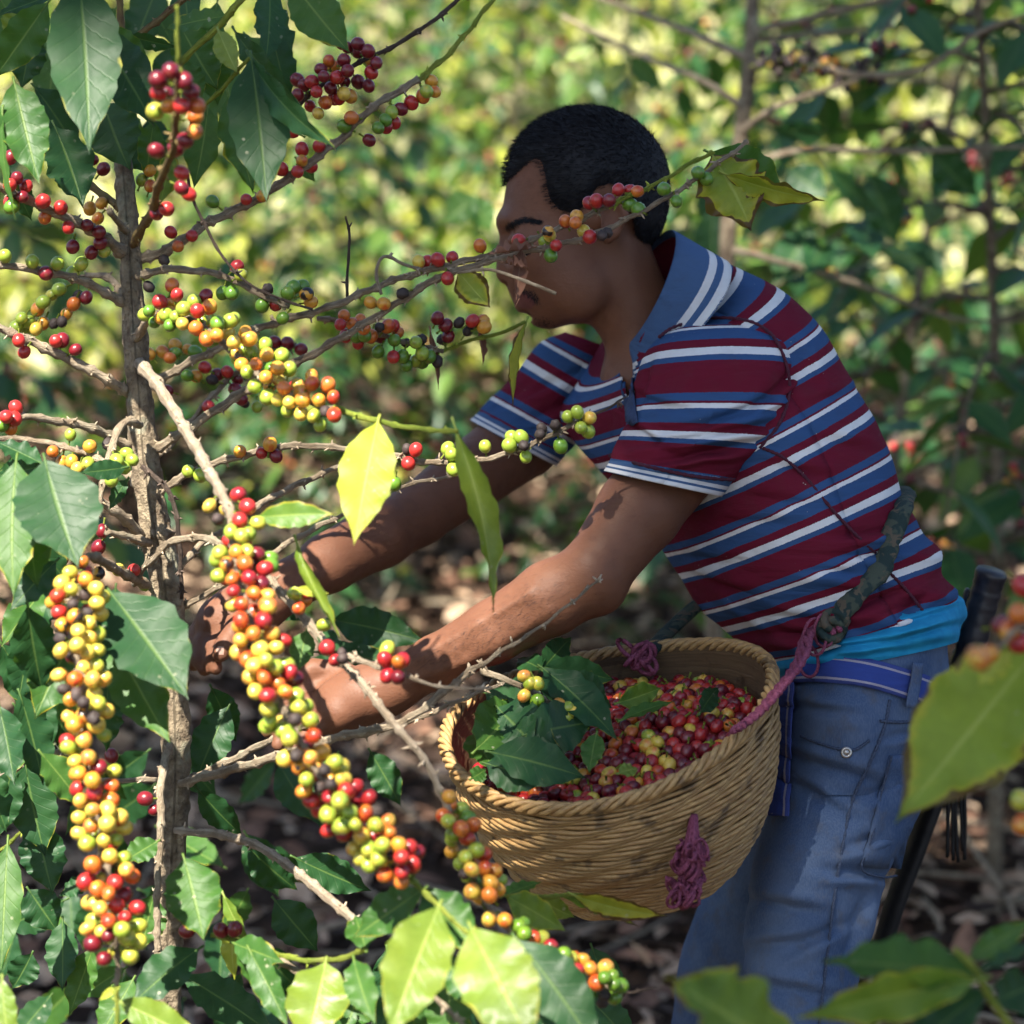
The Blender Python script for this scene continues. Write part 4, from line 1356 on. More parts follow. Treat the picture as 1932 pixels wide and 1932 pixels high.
JCR = [(1470, 1420, 1640, 1470, .007, 12), (1480, 1470, 1600, 1540, .006, 12), (1740, 1440, 1640, 1500, .006, 11), (1700, 1560, 1600, 1600, .008, 12), (1660, 1650, 1560, 1640, .009, 12), (1640, 1690, 1600, 1800, .009, 12), (1430, 1700, 1540, 1720, .007, 12), (1420, 1790, 1530, 1770, .007, 12), (1410, 1850, 1560, 1880, .007, 13), (1600, 1740, 1480, 1800, .006, 12), (1480, 1330, 1600, 1345, .005, 10), (1750, 1380, 1680, 1395, .005, 9)]
jV, jF, jU = loft(HIP, 70, 96, .92, None, lambda u, v, p: wr_leg(u, v, p) + creases(p, JCR))
JEANS = obj('jeans', mesh('jeans', jV, jF, DENIM, jU), MAN)
JEANS['label'] = 'faded dusty blue jeans'
gV, gF, gU = loft(LEG, 150, 80, .92, None, lambda u, v, p: wr_leg(u, v, p) + creases(p, JCR))
obj('trouser_leg', mesh('trouser_leg', gV, gF, DENIM, gU), JEANS)
hV, hF, hU = loft(FLEG, 70, 40, .92, None, wr_leg)
obj('trouser_leg', mesh('trouser_leg', hV, hF, DENIM, hU), JEANS)
JB = tri_bvh((jV, jF), (gV, gF))
seam('side_seam', [(1678, 1320), (1668, 1370), (1640, 1440), (1608, 1510), (1588, 1600), (1572, 1700), (1560, 1800), (1545, 1932)], .0016, DSEAM, JEANS, JB, .0012, 120)
seam('pocket_edge', [(1512, 1388), (1540, 1400), (1580, 1412), (1612, 1414), (1640, 1396)], .0014, DSEAM, JEANS, JB, .0012, 60)
seam('yoke_seam', [(1660, 1360), (1700, 1362), (1750, 1356), (1785, 1348)], .0016, DSEAM, JEANS, JB, .0012, 60)
# back pocket patch
def patch(name, poly, mat, parent, bvh, off):
    a, b, c, d = poly; V, UV = [], []
    for i in range(9):
        for j in range(9):
            u, v = i / 8, j / 8
            x = (a[0] * (1 - u) + b[0] * u) * (1 - v) + (d[0] * (1 - u) + c[0] * u) * v
            y = (a[1] * (1 - u) + b[1] * u) * (1 - v) + (d[1] * (1 - u) + c[1] * u) * v
            V.append(onto(bvh, x, y, off)); UV.append((u, v))
    Fc = [(i * 9 + j, i * 9 + j + 1, i * 9 + j + 10, i * 9 + j + 9) for i in range(8) for j in range(8)]
    return cloth(name, V, Fc, UV, mat, parent, .0025)
patch('back_pocket', [(1678, 1424), (1748, 1424), (1700, 1640), (1622, 1632)], DENIM, JEANS, JB, .003)
seam('pocket_stitching', [(1678, 1424), (1662, 1500), (1642, 1570), (1622, 1632), (1660, 1650), (1692, 1652)], .0012, DSEAM, JEANS, JB, .004, 60)
rv = MB(); rc = onto(JB, 1597, 1418, .0045); nn_ = (CAM - rc).normalized()
ringp = []
for q in range(16):
    a = q / 16 * 6.2832; ringp.append(list(rc + RT * math.cos(a) * .0042 + UP * math.sin(a) * .0042))
rv.add(*tube(ringp, .0016, 6, closed=True))
dome = [list(rc - FW * z + 0 * RT) for z in (-.002, 0, .001, .0018)]
rv.add(*tube(dome, [.0036, .0034, .0022, .0006], 10))
rv.build('rivet', METAL, JEANS)
# undershirt
UN = [(1626, 1168, 2.42, 152, -54, .03, 68, -8, -.142), (1629, 1188, 2.42, 168, -54, .03, 70, -6, -.160), (1633, 1212, 2.42, 173, -46, .03, 60, -4, -.166), (1636, 1242, 2.42, 164, -34, .02, 44, 0, -.156)]
UCR = [(1500, 1215, 1700, 1180, .008, 7), (1520, 1232, 1660, 1212, .008, 7), (1640, 1190, 1790, 1150, .008, 7), (1680, 1212, 1800, 1180, .008, 7), (1600, 1240, 1740, 1226, .007, 6), (1740, 1220, 1800, 1210, .007, 7), (1560, 1205, 1640, 1192, .006, 6)]
uV, uF, uU = loft(UN, 44, 110, .9, None, lambda u, v, p: (.0030 * math.sin(p.z * 110 + p.x * 90 + 4 * vn(p.x * 9, p.y * 9, p.z * 9)) + creases(p, UCR)) * math.sin(math.pi * v))
o = obj('undershirt', mesh('undershirt', uV, uF, CYAN, uU), MAN); o['label'] = 'bright cyan undershirt showing below the striped hem'
WB = tri_bvh((uV, uF), (jV, jF))
# belt: web band round the hips with a long loose tail
bl_ = [(1490, 1262), (1560, 1262), (1640, 1272), (1710, 1292), (1760, 1312), (1800, 1332)]
BELT = strip('belt', bl_, 54, WEB, MAN, JB, .005, 40)
BELT['label'] = 'blue woven belt with pale edge stripes'
strip('belt_tail', [(1492, 1290), (1488, 1360), (1484, 1440), (1478, 1545)], 42, WEB, BELT, JB, .010, 30)
for x, y0, y1 in ((1715, 1250, 1334),):
    strip('belt_loop', [(x + 4, y0), (x, (y0 + y1) / 2), (x - 8, y1)], 18, DENIM, JEANS, JB, .010, 12)
# boots, standing on the ground below the frame
def boot(x, y, d):
    q = P(x, y, d); z = ground_z(q.x, q.y)
    mb = MB()
    prof = [(.05, .0, .045), (.05, .03, .048), (.045, .08, .046), (.04, .16, .044)]
    V = []
    for k, (ex, hz, w) in enumerate(prof):
        for j in range(16):
            a = j / 16 * 6.2832
            fx = -ex - (.12 if k < 2 else .02 * (3 - k)) if math.cos(a) < 0 else ex
            V.append((q.x + abs(math.cos(a)) * fx, q.y + math.sin(a) * w, z + hz))
    Fc = [(i * 16 + j, i * 16 + (j + 1) % 16, (i + 1) * 16 + (j + 1) % 16, (i + 1) * 16 + j) for i in range(3) for j in range(16)]
    Fc += [tuple(range(15, -1, -1)), tuple(48 + j for j in range(16))]
    mb.add(V, Fc); return mb.build('boot', BLACKP, MAN)
boot(1505, 3000, 2.33); boot(1360, 2760, 2.66)
# ------------------------------------------------------------------ basket tied to the waist
BC = P(1149, 1346, 2.235)
_t = math.radians(19)
def camvec(x, y, z): return RT * x + UP * y + FW * z
B_M = camvec(.978, .208, 0).normalized()
B_N = camvec(-.208 * math.cos(_t), .978 * math.cos(_t), -math.sin(_t)).normalized()
B_Q = B_N.cross(B_M).normalized()              # towards the back rim
BR = .159
_PH = [0, -.02, -.05, -.09, -.125, -.150, -.168]
_PR = [1.0, .995, .975, .91, .80, .69, .60]
def bpoint(r, th, h):
    wv = .010 * math.cos(2 * th + .5) + .006 * math.cos(th - .4)
    hh = h + wv * max(0, 1 + h / .12)
    return BC + B_M * (r * math.cos(th)) + B_Q * (r * 1.02 * math.sin(th)) + B_N * hh
def brad(h): return BR * float(np.interp(-h, [-x for x in _PH], _PR))
fl = bpoint(0, 0, -.17)
BASK = thing('wicker_basket', (fl.x, fl.y, fl.z), 'round woven cane basket of red coffee cherries hanging at the man\'s waist', 'basket')
sh = MB(); nS = 96
hs = np.linspace(.0, -.168, 22)
V = []
for h in hs:
    for j in range(nS):
        th = 2 * math.pi * j / nS
        V.append(bpoint(brad(h) - .0050 + .0012 * math.sin(th * 24 + h * 500), th, h))
Fc = [(i * nS + j, i * nS + (j + 1) % nS, (i + 1) * nS + (j + 1) % nS, (i + 1) * nS + j) for i in range(21) for j in range(nS)]
Fc.append(tuple(21 * nS + j for j in range(nS)))
sh.add(V, Fc, [(j / nS, h * 5) for h in hs for j in range(nS)])
sh.build('shaded_inner_wall', CANE_SHADED, BASK)
g = random.Random(3)
NST = 15
for k in range(36):
    h0 = -.010 - k * .0047
    if h0 < -.168: break
    pts = []; rr = []; n = 190; sl = g.uniform(-.002, .002); ph = g.uniform(0, .5)
    rb = .0022 * g.uniform(.85, 1.12)
    for j in range(n):
        th = 2 * math.pi * j / n
        h = h0 + .0007 * math.sin(th * NST + k * 1.25 + 1.5) + .0006 * vn(math.cos(th) * 3, math.sin(th) * 3, k * 1.7)
        r = brad(h) + .0017 * math.sin(th * NST + k * 1.25) + .0015 * vn(math.cos(th) * 2, math.sin(th) * 2, k * .6)
        pts.append(list(bpoint(r, th, h))); rr.append(rb * (1 + .12 * vn(th * 6, k * 2.2, 0)))
    V, Fc, UV = tube(pts, rr, 6, closed=True)
    obj('weave_strand', mesh('weave_strand', V, Fc, CANE, UV), BASK)
for k in range(4):
    pts = []; n = 420
    for j in range(n):
        th = 2 * math.pi * j / n; a = th * 20 + k * math.pi / 2
        pts.append(list(bpoint(BR + .0040 * math.cos(a), th, -.001 + .0046 * math.sin(a))))
    V, Fc, UV = tube(pts, [.0030 * (1 + .12 * math.sin(j * .7 + k)) for j in range(n)], 6, closed=True)
    obj('rim_strand', mesh('rim_strand', V, Fc, CANE, UV), BASK)

# cherries heaped inside
def heap(x, y):
    return -.036 + .020 * math.exp(-((x - .055) ** 2 + (y - .01) ** 2) / .006) - .012 * max(0, -x) / .15 + .004 * vn(x * 40, y * 40, 0)
spots = []
g = random.Random(12)
sp_ = .0128
for i in range(-13, 14):
    for j in range(-13, 14):
        x = (i + .5 * (j % 2)) * sp_ + g.uniform(-.003, .003); y = j * sp_ * .87 + g.uniform(-.003, .003)
        if math.hypot(x, y) < BR - .017:
            spots.append((x, y, heap(x, y) + g.uniform(-.003, .004)))
spots.sort(key=lambda s: -(s[0] * 1.0 - s[1] * .4))
codes = 'DDDDDDDDRRRRRRRREEEOOYLV'
lab = {'D': 'dark red ripe coffee cherry lying in the heap inside the basket', 'R': 'bright red coffee cherry lying in the heap inside the basket',
       'E': 'orange-red coffee cherry lying in the heap inside the basket', 'O': 'orange coffee cherry lying in the heap inside the basket',
       'V': 'yellow coffee cherry with a red blush lying in the heap inside the basket', 'Y': 'yellow coffee cherry lying in the heap inside the basket', 'L': 'lime green unripe coffee cherry lying in the heap inside the basket'}
rest = []
for k, (x, y, h) in enumerate(spots):
    pos = BC + B_M * x + B_Q * y + B_N * h
    if k < 290:
        c = g.choice(codes)
        ax = Vector((g.gauss(0, 1), g.gauss(0, 1), g.gauss(0, 1))).normalized()
        o = add_cherry(None, pos, ax, c, .97)
        tag(o, lab[c], 'cherry', 'picked coffee cherries in the basket')
    else: rest.append(pos)
    rest.append(BC + B_M * (x + .006) + B_Q * (y + .004) + B_N * (h - .010))
n0 = 1 + 8 * 14 + 1
tri = []
for f in CF:
    if max(f) < n0:
        tri.append(f[:3])
        if len(f) == 4: tri.append((f[0], f[2], f[3]))
tri = np.array(tri); cv = np.array(CV)[:n0]
rp = np.array([list(p) for p in rest])
VV = (rp[:, None, :] + cv[None]).reshape(-1, 3); QQ = (tri[None] + (np.arange(len(rp)) * n0)[:, None, None]).reshape(-1, 3)
me = np_mesh('cherry_heap', VV, QQ, CM['D']); me.materials.append(CM['R']); me.materials.append(CM['E'])
me.polygons.foreach_set('material_index', np.repeat(np.random.default_rng(2).choice([0, 0, 1, 1, 2], len(rp)), len(tri)).astype(np.int32))
tag(obj('cherry_heap', me), 'lower layers of picked coffee cherries filling the basket', 'cherries', kind='stuff')

# leaves and a sprig lying in the basket
def Z2(zx, zy, d): return ((820 + zx * .352) * .99281, (1170 + zy * .352) * .99281, d)
s0 = P(*Z2(300, 310, 2.24))
SPR = thing('coffee_sprig', s0, 'broken leafy coffee sprig with green cherries lying in the basket', 'sprig')
mb = MB()
mb.add(*tube(catmull([list(P(*Z2(*q))) for q in ((270, 300, 2.22), (400, 345, 2.2), (560, 420, 2.2), (650, 480, 2.2), (735, 560, 2.21))], 24), np.linspace(.0034, .002, 24), 7, rough=.2))
stem_ = mb.build('stem', TWIG, SPR)
for b, t, wd, m, rl in (
    ((250, 715, 2.15), (545, 425, 2.24), 95, 'mid', .2), ((335, 740, 2.12), (850, 850, 2.13), 80, 'deep', .0),
    ((610, 290, 2.22), (1035, 635, 2.16), 74, 'deep', -.3), ((610, 280, 2.25), (1010, 330, 2.30), 52, 'deep', .3),
    ((600, 285, 2.25), (755, 105, 2.33), 46, 'deep', .5), ((590, 290, 2.24), (490, 215, 2.32), 44, 'deep', -.2),
    ((640, 480, 2.22), (690, 300, 2.25), 56, 'deep', .4), ((520, 640, 2.17), (880, 560, 2.18), 90, 'deep', .1), ((360, 500, 2.2), (560, 700, 2.16), 100, 'deep', .2), ((700, 380, 2.23), (980, 480, 2.22), 80, 'deep', .3), ((300, 800, 2.14), (620, 880, 2.11), 70, 'deep', .1), ((300, 420, 2.24), (640, 560, 2.20), 86, 'deep', .1), ((420, 640, 2.18), (700, 700, 2.16), 80, 'deep', .2), ((230, 640, 2.2), (330, 860, 2.14), 60, 'mid', -.2), ((820, 420, 2.22), (700, 640, 2.17), 70, 'deep', -.2), ((560, 430, 2.21), (640, 650, 2.17), 60, 'deep', -.5)):
    place_leaf(SPR, Z2(*b), Z2(*t), wd * 1.15, m, rl, wave=.06)
for zx, zy, c in ((500, 325, 'Y'), (530, 365, 'L'), (572, 365, 'L'), (500, 432, 'Y'), (570, 460, 'G'), (690, 480, 'O'), (730, 500, 'L'), (755, 522, 'Y'), (690, 610, 'V'), (740, 540, 'L')):
    p = P(*Z2(zx, zy, 2.185)); add_cherry(stem_, p, Vector((g.uniform(-1, 1), -.6, g.uniform(-1, 1))).normalized(), c, .9)
for b, t, wd, m, rl, lb in (
    ((890, 640, 2.15), (842, 840, 2.12), 46, 'mid', .2, 'small plain green leaf hanging over the basket\'s cherries beside the sprig'),
    ((1030, 560, 2.19), (1322, 438, 2.21), 36, 'mid', -.6, 'pale green leaf lying flat on the heaped cherries in the basket'),
    ((1010, 470, 2.21), (1250, 400, 2.25), 52, 'spot', .4, 'yellowing leaf behind the pale leaf inside the basket'),
    ((1455, 520, 2.18), (1545, 358, 2.25), 40, 'deep', .6, 'dark green leaf stuck upright in the cherries near the rope'),
    ((1010, 850, 2.10), (1120, 815, 2.12), 30, 'lime', .0, 'small lime leaf at the basket\'s front rim'),
    ((215, 880, 2.12), (300, 830, 2.14), 34, 'mid', .2, 'dim green leaf tucked at the basket\'s left rim')):
    o = place_leaf(None, Z2(*b), Z2(*t), wd, m, rl, name='fallen_leaf')
    tag(o, lb, 'leaf', 'loose leaves in the basket')

# carrying strap: camouflage cloth round the back, pink rope to the basket rim
STB = tri_bvh((tV, tF), (uV, uF), (jV, jF), (sV, sF))
q0 = onto(STB, 1600, 1130, .0)
STRAP = thing('carrying_strap', q0, 'twisted camouflage cloth strap with pink rope holding the basket at the man\'s hip', 'strap')
pts = [list(P(1600, 960, 2.62)), list(P(1690, 925, 2.52))] + [list(onto(STB, x, y, .007)) for x, y in ((1694, 952), (1680, 1010), (1655, 1065), (1612, 1125), (1570, 1172))]
V, Fc, UV = tube(catmull(pts, 60), [.0108 + .0014 * math.sin(i * .5) for i in range(60)], 14, flat=.45, rough=.3)
obj('cloth_band', mesh('cloth_band', V, Fc, CAMO, UV), STRAP)
kn = MB()
for a in range(5):
    c = onto(STB, 1570 + a * 3, 1168 + a * 2, .012); rr = [list(c + camvec(math.cos(t) * .011, math.sin(t) * .009, .006 * math.sin(2 * t + a))) for t in np.linspace(0, 6.28, 14)[:-1]]
    kn.add(*tube(rr, .0042, 6, closed=True))
kn.build('knot', CAMO, STRAP)
rp_ = [list(onto(STB, 1585, 1168, .014)), list(onto(STB, 1545, 1205, .016)), list(P(1508, 1250, 2.20)), list(P(1470, 1300, 2.150)), list(P(1430, 1346, 2.118)), list(P(1390, 1376, 2.098))]
rc_ = catmull(rp_, 80)
for k in range(5):
    pp = []
    for i in range(80):
        a = i * .32 + k * 2 * math.pi / 5; r = .0058 + .003 * vn(i * .2, k * 3, 0)
        pp.append(rc_[i] + np.array(list(camvec(math.cos(a) * r * .8, math.cos(a) * r * .5, math.sin(a) * r))))
    V, Fc, UV = tube(pp, [.0031 * (1 + .25 * math.sin(i * 1.7 + k)) for i in range(80)], 6)
    obj('rope_strand', mesh('rope_strand', V, Fc, ROPE, UV), STRAP)
lp = MB()
for k in range(3):
    c = onto(STB, 1575 + g.uniform(-18, 22), 1188 + g.uniform(-20, 22), .016)
    L_ = g.uniform(.012, .02)
    rr = [list(c + camvec(math.sin(t) * L_ * .6 + .004 * k - .012, -L_ + math.cos(t) * L_, .004 * math.sin(t * 2))) for t in np.linspace(0, 6.28, 18)[:-1]]
    lp.add(*tube(rr, .0017, 5, closed=True))
lp.build('rope_loops', ROPE, STRAP)
# the strap's far end: dark band to the back rim, tied with the same rope
V, Fc, UV = tube(catmull([list(P(*q)) for q in ((1400, 1080, 2.48), (1318, 1140, 2.46), (1265, 1188, 2.42), (1222, 1232, 2.36))], 30), .011, 10, flat=.5)
obj('far_band', mesh('far_band', V, Fc, CAMO, UV), STRAP)
fk = MB()
for k in range(9):
    c = P(1205 + g.uniform(-26, 16), 1238 + g.uniform(-22, 26), 2.35 + g.uniform(-.01, .01)); L_ = g.uniform(.006, .011)
    rr = [list(c + camvec(math.sin(t + k) * L_, math.cos(t) * L_, .005 * math.sin(t * 2))) for t in np.linspace(0, 6.28, 16)[:-1]]
    fk.add(*tube(rr, .0024, 5, closed=True))
fk.build('far_knot', ROPE, STRAP)

# rope tassel on the basket's front
tq = P(1303, 1640, 2.09)
TAS = thing('rope_tassel', tq, 'bunch of knotted pink rope hanging on the basket\'s front', 'rope')
ts = MB(); lo = MB()
for k in range(9):
    a = k * .7
    pp = [list(P(1309 + 3 * math.cos(a), 1538, 2.108 + .002 * math.sin(a))), list(P(1307 + 8 * math.cos(a), 1575, 2.095 + .006 * math.sin(a))), list(P(1304 + 18 * math.cos(a), 1625, 2.092 + .010 * math.sin(a))), list(P(1296 + 14 * math.cos(a), 1680, 2.10 + .008 * math.sin(a)))]
    ts.add(*tube(catmull(pp, 16), .0026, 5))
for k in range(60):
    v = g.random(); c = P(1308 - v * 16 + max(-26, min(26, g.gauss(0, 6 + 12 * math.sin(v * 3.1)))), 1590 + v * 115, 2.09 + g.gauss(0, .006)); L_ = g.uniform(.005, .009); a0 = g.uniform(0, 6.3)
    rr = [list(c + camvec(math.sin(t + a0) * L_ * .75, math.cos(t) * L_, .005 * math.sin(t * 2 + a0))) for t in np.linspace(0, 6.28, 14)[:-1]]
    lo.add(*tube(rr, .0017, 5, closed=True))
ts.build('cords', ROPE, TAS); lo.build('loops', ROPE, TAS)

# machete in its sheath behind the hip
mq = P(1840, 1190, 2.50)
MAC = thing('machete', mq, 'machete with black grip sheathed at the man\'s back hip', 'machete')
V, Fc, UV = tube(catmull([list(P(*q)) for q in ((1872, 1076, 2.47), (1862, 1110, 2.475), (1848, 1160, 2.48), (1832, 1220, 2.485), (1822, 1262, 2.49))], 26), [.0175, .0190, .0188, .0185] + [.0178 + .0007 * math.sin(i * 2.2) for i in range(18)] + [.0185, .0195, .0195, .018], 14, flat=.9)
obj('grip', mesh('grip', V, Fc, BLACKP, UV), MAC)
V, Fc, UV = tube(catmull([list(P(*q)) for q in ((1826, 1110, 2.49), (1820, 1150, 2.495), (1812, 1210, 2.50), (1806, 1300, 2.51))], 20), [.004, .007, .008] + [.0075] * 17, 8, flat=.5)
obj('guard', mesh('guard', V, Fc, BLACKP, UV), MAC)
V, Fc, UV = tube(catmull([list(P(*q)) for q in ((1818, 1235, 2.505), (1806, 1330, 2.515), (1775, 1460, 2.525), (1735, 1580, 2.53), (1690, 1700, 2.535), (1660, 1800, 2.54))], 40), np.linspace(.030, .026, 40), 12, flat=.35)
obj('sheath', mesh('sheath', V, Fc, LEATHER, UV), MAC)
fr_ = MB()
for k in range(5):
    x = 1790 + k * 7
    fr_.add(*tube(catmull([list(P(x, 1470, 2.53)), list(P(x + g.uniform(-4, 4), 1540, 2.535)), list(P(x + g.uniform(-8, 8), 1600 + g.uniform(0, 30), 2.54))], 10), .0022, 5))
fr_.build('fringe', LEATHER, MAC)
# ------------------------------------------------------------------ the fruiting coffee tree
tb = P(330, 1600, 2.30)
TREE = thing('coffee_tree', (tb.x - .01, tb.y, ground_z(tb.x, tb.y)), 'fruiting coffee tree with bare grey trunk and branches loaded with ripening cherries', 'tree')
gz = ground_z(tb.x, tb.y)
tp = [list(P(*q)) for q in ((232, 300, 2.30), (238, 380, 2.30), (246, 480, 2.30), (252, 600, 2.30), (262, 720, 2.30), (272, 860, 2.30), (290, 980, 2.30), (306, 1060, 2.30), (322, 1180, 2.305), (330, 1320, 2.31), (332, 1460, 2.315), (326, 1600, 2.32), (318, 1760, 2.33), (312, 1940, 2.34))]
tp.append([tp[-1][0] - .01, tp[-1][1] + .01, (tp[-1][2] + gz) / 2]); tp.append([tp[-1][0] - .02, tp[-1][1] + .01, gz - .05])
NTK = 320
cc = catmull(tp, NTK)
wpx = np.interp(np.arange(NTK) / (NTK - 1) * 15, range(16), [30, 33, 37, 40, 44, 48, 54, 58, 56, 52, 50, 50, 52, 56, 70, 90])
rad = wpx * .5 * PXM(2.3)
for i in range(NTK):
    rad[i] *= 1 + .09 * max(0, math.sin(i * .29)) ** 6
V, Fc, UV = tube(cc, rad, 40, rough=.30, seed=3)
V = [Vector(v) + (Vector(v) - Vector(cc[i // 40])).normalized() * (.0022 * abs(vn(v[0] * 160, v[1] * 160, v[2] * 42)) + .0016 * vn(v[0] * 330, v[1] * 330, v[2] * 120)) for i, v in enumerate(V)]
obj('trunk', mesh('trunk', V, Fc, BARK, UV), TREE)

BRN = {}       # name -> (object, sampled 2-D path with depth)
def branch(key, pts, w0, w1, mat=TWIG, node=34, parent=None, seg=9):
    """pts: (x, y, depth); w0, w1: breadth in photo pixels at the two ends"""
    p2 = np.array(pts, float)
    Ltot = np.sum(np.hypot(np.diff(p2[:, 0]), np.diff(p2[:, 1])))
    n = max(10, int(Ltot / 7))
    c = catmull(p2, n)
    rs = random.Random(hash(key) % 1000 if False else sum(map(ord, key)))
    acc = 0; rad = []; q = []; knots = []
    nxt = rs.uniform(.4, 1) * node
    ph = rs.uniform(0, 6)
    for i in range(n):
        if i: acc += math.hypot(c[i][0] - c[i - 1][0], c[i][1] - c[i - 1][1])
        t = i / (n - 1)
        wv = w0 + (w1 - w0) * t
        dn = abs((acc % node) - node / 2)
        sw = .48 * math.exp(-(dn / (4.2)) ** 2)
        if dn < 3.6: knots.append(i)
        rad.append(wv * .5 * PXM(c[i][2]) * (1 + sw))
        j = 1.1 * math.sin(acc / node * math.pi + ph)
        q.append(list(P(c[i][0] + j, c[i][1] + j, c[i][2])))
    V, Fc, UV = tube(q, rad, seg, rough=.26, seed=len(key))
    for i in knots:                                            # dry scales and stalk stubs at the nodes
        if mat is GSTEM and rs.random() < .6: continue
        for _ in range(rs.randint(1, 4)):
            d_ = Vector((rs.gauss(0, 1), rs.gauss(0, 1), rs.gauss(0, 1))).normalized()
            b_ = Vector(q[i]) + d_ * rad[i] * .6; ln_ = rs.uniform(.003, .0065)
            e_ = b_ + d_ * ln_ + Vector((rs.gauss(0, .001), rs.gauss(0, .001), rs.gauss(0, .001)))
            tv, tf, tu = tube([list(b_), list((b_ + e_) / 2), list(e_)], [.0012, .0011, .0004], 4)
            o_ = len(V); V += tv; Fc += [tuple(k + o_ for k in f) for f in tf]; UV += [(.3, .9 + rs.random())] * len(tv)
    o = obj('branch', mesh('branch', V, Fc, mat, UV), parent or TREE)
    BRN[key] = (o, c)
    return o

D0 = 2.30
branch('left_top', [(240, 484, D0), (190, 444, 2.26), (120, 408, 2.22), (60, 380, 2.2), (-40, 335, 2.16)], 22, 15)
branch('left_b', [(242, 578, D0), (170, 536, 2.27), (100, 515, 2.25), (-30, 495, 2.22)], 18, 12)
branch('left_b2', [(236, 560, 2.33), (205, 524, 2.36), (165, 520, 2.4)], 14, 10)
branch('left_c', [(246, 745, D0), (185, 706, 2.27), (60, 645, 2.24), (-30, 606, 2.22)], 19, 14)
branch('left_d', [(250, 846, D0), (200, 820, 2.27), (165, 805, 2.25), (110, 795, 2.23), (40, 785, 2.2), (-30, 788, 2.2)], 17, 12)
branch('left_e', [(258, 905, 2.32), (190, 868, 2.36), (150, 850, 2.38), (60, 830, 2.4), (-30, 826, 2.42)], 13, 9)
branch('left_f', [(264, 802, 2.27), (238, 795, 2.24), (215, 830, 2.22), (203, 875, 2.2), (190, 930, 2.18), (184, 975, 2.17)], 16, 11)
branch('left_g', [(272, 1018, D0), (232, 975, 2.26), (196, 950, 2.24), (170, 930, 2.22)], 20, 14, PALE)
branch('left_h', [(282, 1024, 2.28), (235, 1012, 2.25), (200, 1002, 2.23)], 17, 10)
branch('left_up', [(240, 400, D0), (200, 372, 2.33), (165, 345, 2.36), (140, 330, 2.38)], 16, 11, PSTEM)
branch('left_up2', [(242, 440, D0), (220, 415, 2.25), (205, 396, 2.22)], 14, 9)
branch('chain_left', [(285, 1108, D0), (225, 1078, 2.2), (172, 1050, 2.06), (150, 1085, 1.99), (138, 1200, 1.955), (158, 1300, 1.945), (160, 1400, 1.94), (178, 1500, 1.935), (196, 1600, 1.93), (213, 1700, 1.925), (222, 1800, 1.92), (221, 1860, 1.92)], 17, 9)
branch('chain_left_tip', [(221, 1856, 1.92), (220, 1890, 1.92), (222, 1960, 1.92)], 9, 8, GSTEM)
branch('right_top', [(266, 490, D0), (320, 468, 2.30), (400, 416, 2.31), (480, 378, 2.32), (580, 310, 2.33), (650, 255, 2.34), (700, 205, 2.34), (790, 150, 2.35)], 19, 12)
branch('right_top_tip', [(788, 151, 2.35), (815, 130, 2.35), (850, 98, 2.36), (890, 50, 2.37), (945, -20, 2.38)], 11, 7, GSTEM)
branch('right_a', [(262, 524, 2.28), (290, 512, 2.26), (335, 508, 2.25), (420, 520, 2.24), (500, 560, 2.24), (545, 578, 2.24)], 15, 10)
branch('face_a', [(292, 726, D0), (345, 690, 2.29), (424, 652, 2.28), (500, 615, 2.27), (620, 580, 2.26), (740, 530, 2.25), (850, 500, 2.24), (960, 470, 2.235), (1080, 420, 2.23), (1150, 388, 2.225)], 15, 10)
branch('face_a_tip', [(1148, 390, 2.225), (1200, 364, 2.22), (1245, 344, 2.22), (1290, 316, 2.22), (1345, 286, 2.22)], 9, 7, GSTEM)
branch('face_b', [(286, 852, D0), (345, 815, 2.29), (471, 733, 2.28), (583, 672, 2.27), (690, 610, 2.255), (800, 540, 2.245), (850, 515, 2.24), (980, 478, 2.228), (1090, 452, 2.22), (1180, 415, 2.215), (1280, 360, 2.21), (1345, 315, 2.21), (1412, 266, 2.21)], 17, 7)
branch('back_dark', [(300, 860, 2.38), (356, 800, 2.42), (430, 716, 2.45), (480, 690, 2.46), (560, 650, 2.48)], 12, 8)
branch('fore_top', [(250, 460, 2.27), (285, 402, 2.12), (302, 340, 2.0), (326, 286, 1.92), (334, 205, 1.87), (336, 120, 1.84)], 17, 10, PSTEM)
branch('fore_top_tip', [(336, 124, 1.84), (335, 80, 1.83), (334, 10, 1.82)], 9, 6, GSTEM)
branch('chain_mid', [(262, 684, 2.27), (300, 730, 2.2), (350, 812, 2.13), (392, 884, 2.06), (425, 945, 2.0), (438, 990, 1.97), (446, 1060, 1.94), (466, 1150, 1.92), (492, 1250, 1.91), (532, 1332, 1.90), (562, 1390, 1.895), (602, 1462, 1.89), (650, 1530, 1.885), (720, 1600, 1.88), (772, 1655, 1.875)], 22, 10, PALE)
branch('chain_mid_tip', [(770, 1652, 1.875), (795, 1678, 1.87), (830, 1712, 1.86), (866, 1748, 1.84), (895, 1768, 1.82)], 11, 8, GSTEM)
branch('chain_right', [(430, 1010, 2.12), (500, 1085, 2.08), (560, 1150, 2.05), (630, 1232, 2.02), (684, 1290, 2.0), (740, 1362, 1.985), (800, 1432, 1.975), (838, 1510, 1.97), (868, 1590, 1.965), (900, 1680, 1.96), (940, 1735, 1.96), (1000, 1780, 1.96), (1100, 1838, 1.965), (1165, 1872, 1.97)], 18, 8, PALE)
branch('chain_right_tip', [(1160, 1870, 1.97), (1200, 1872, 1.97), (1238, 1862, 1.97)], 6, 3, DARKT)
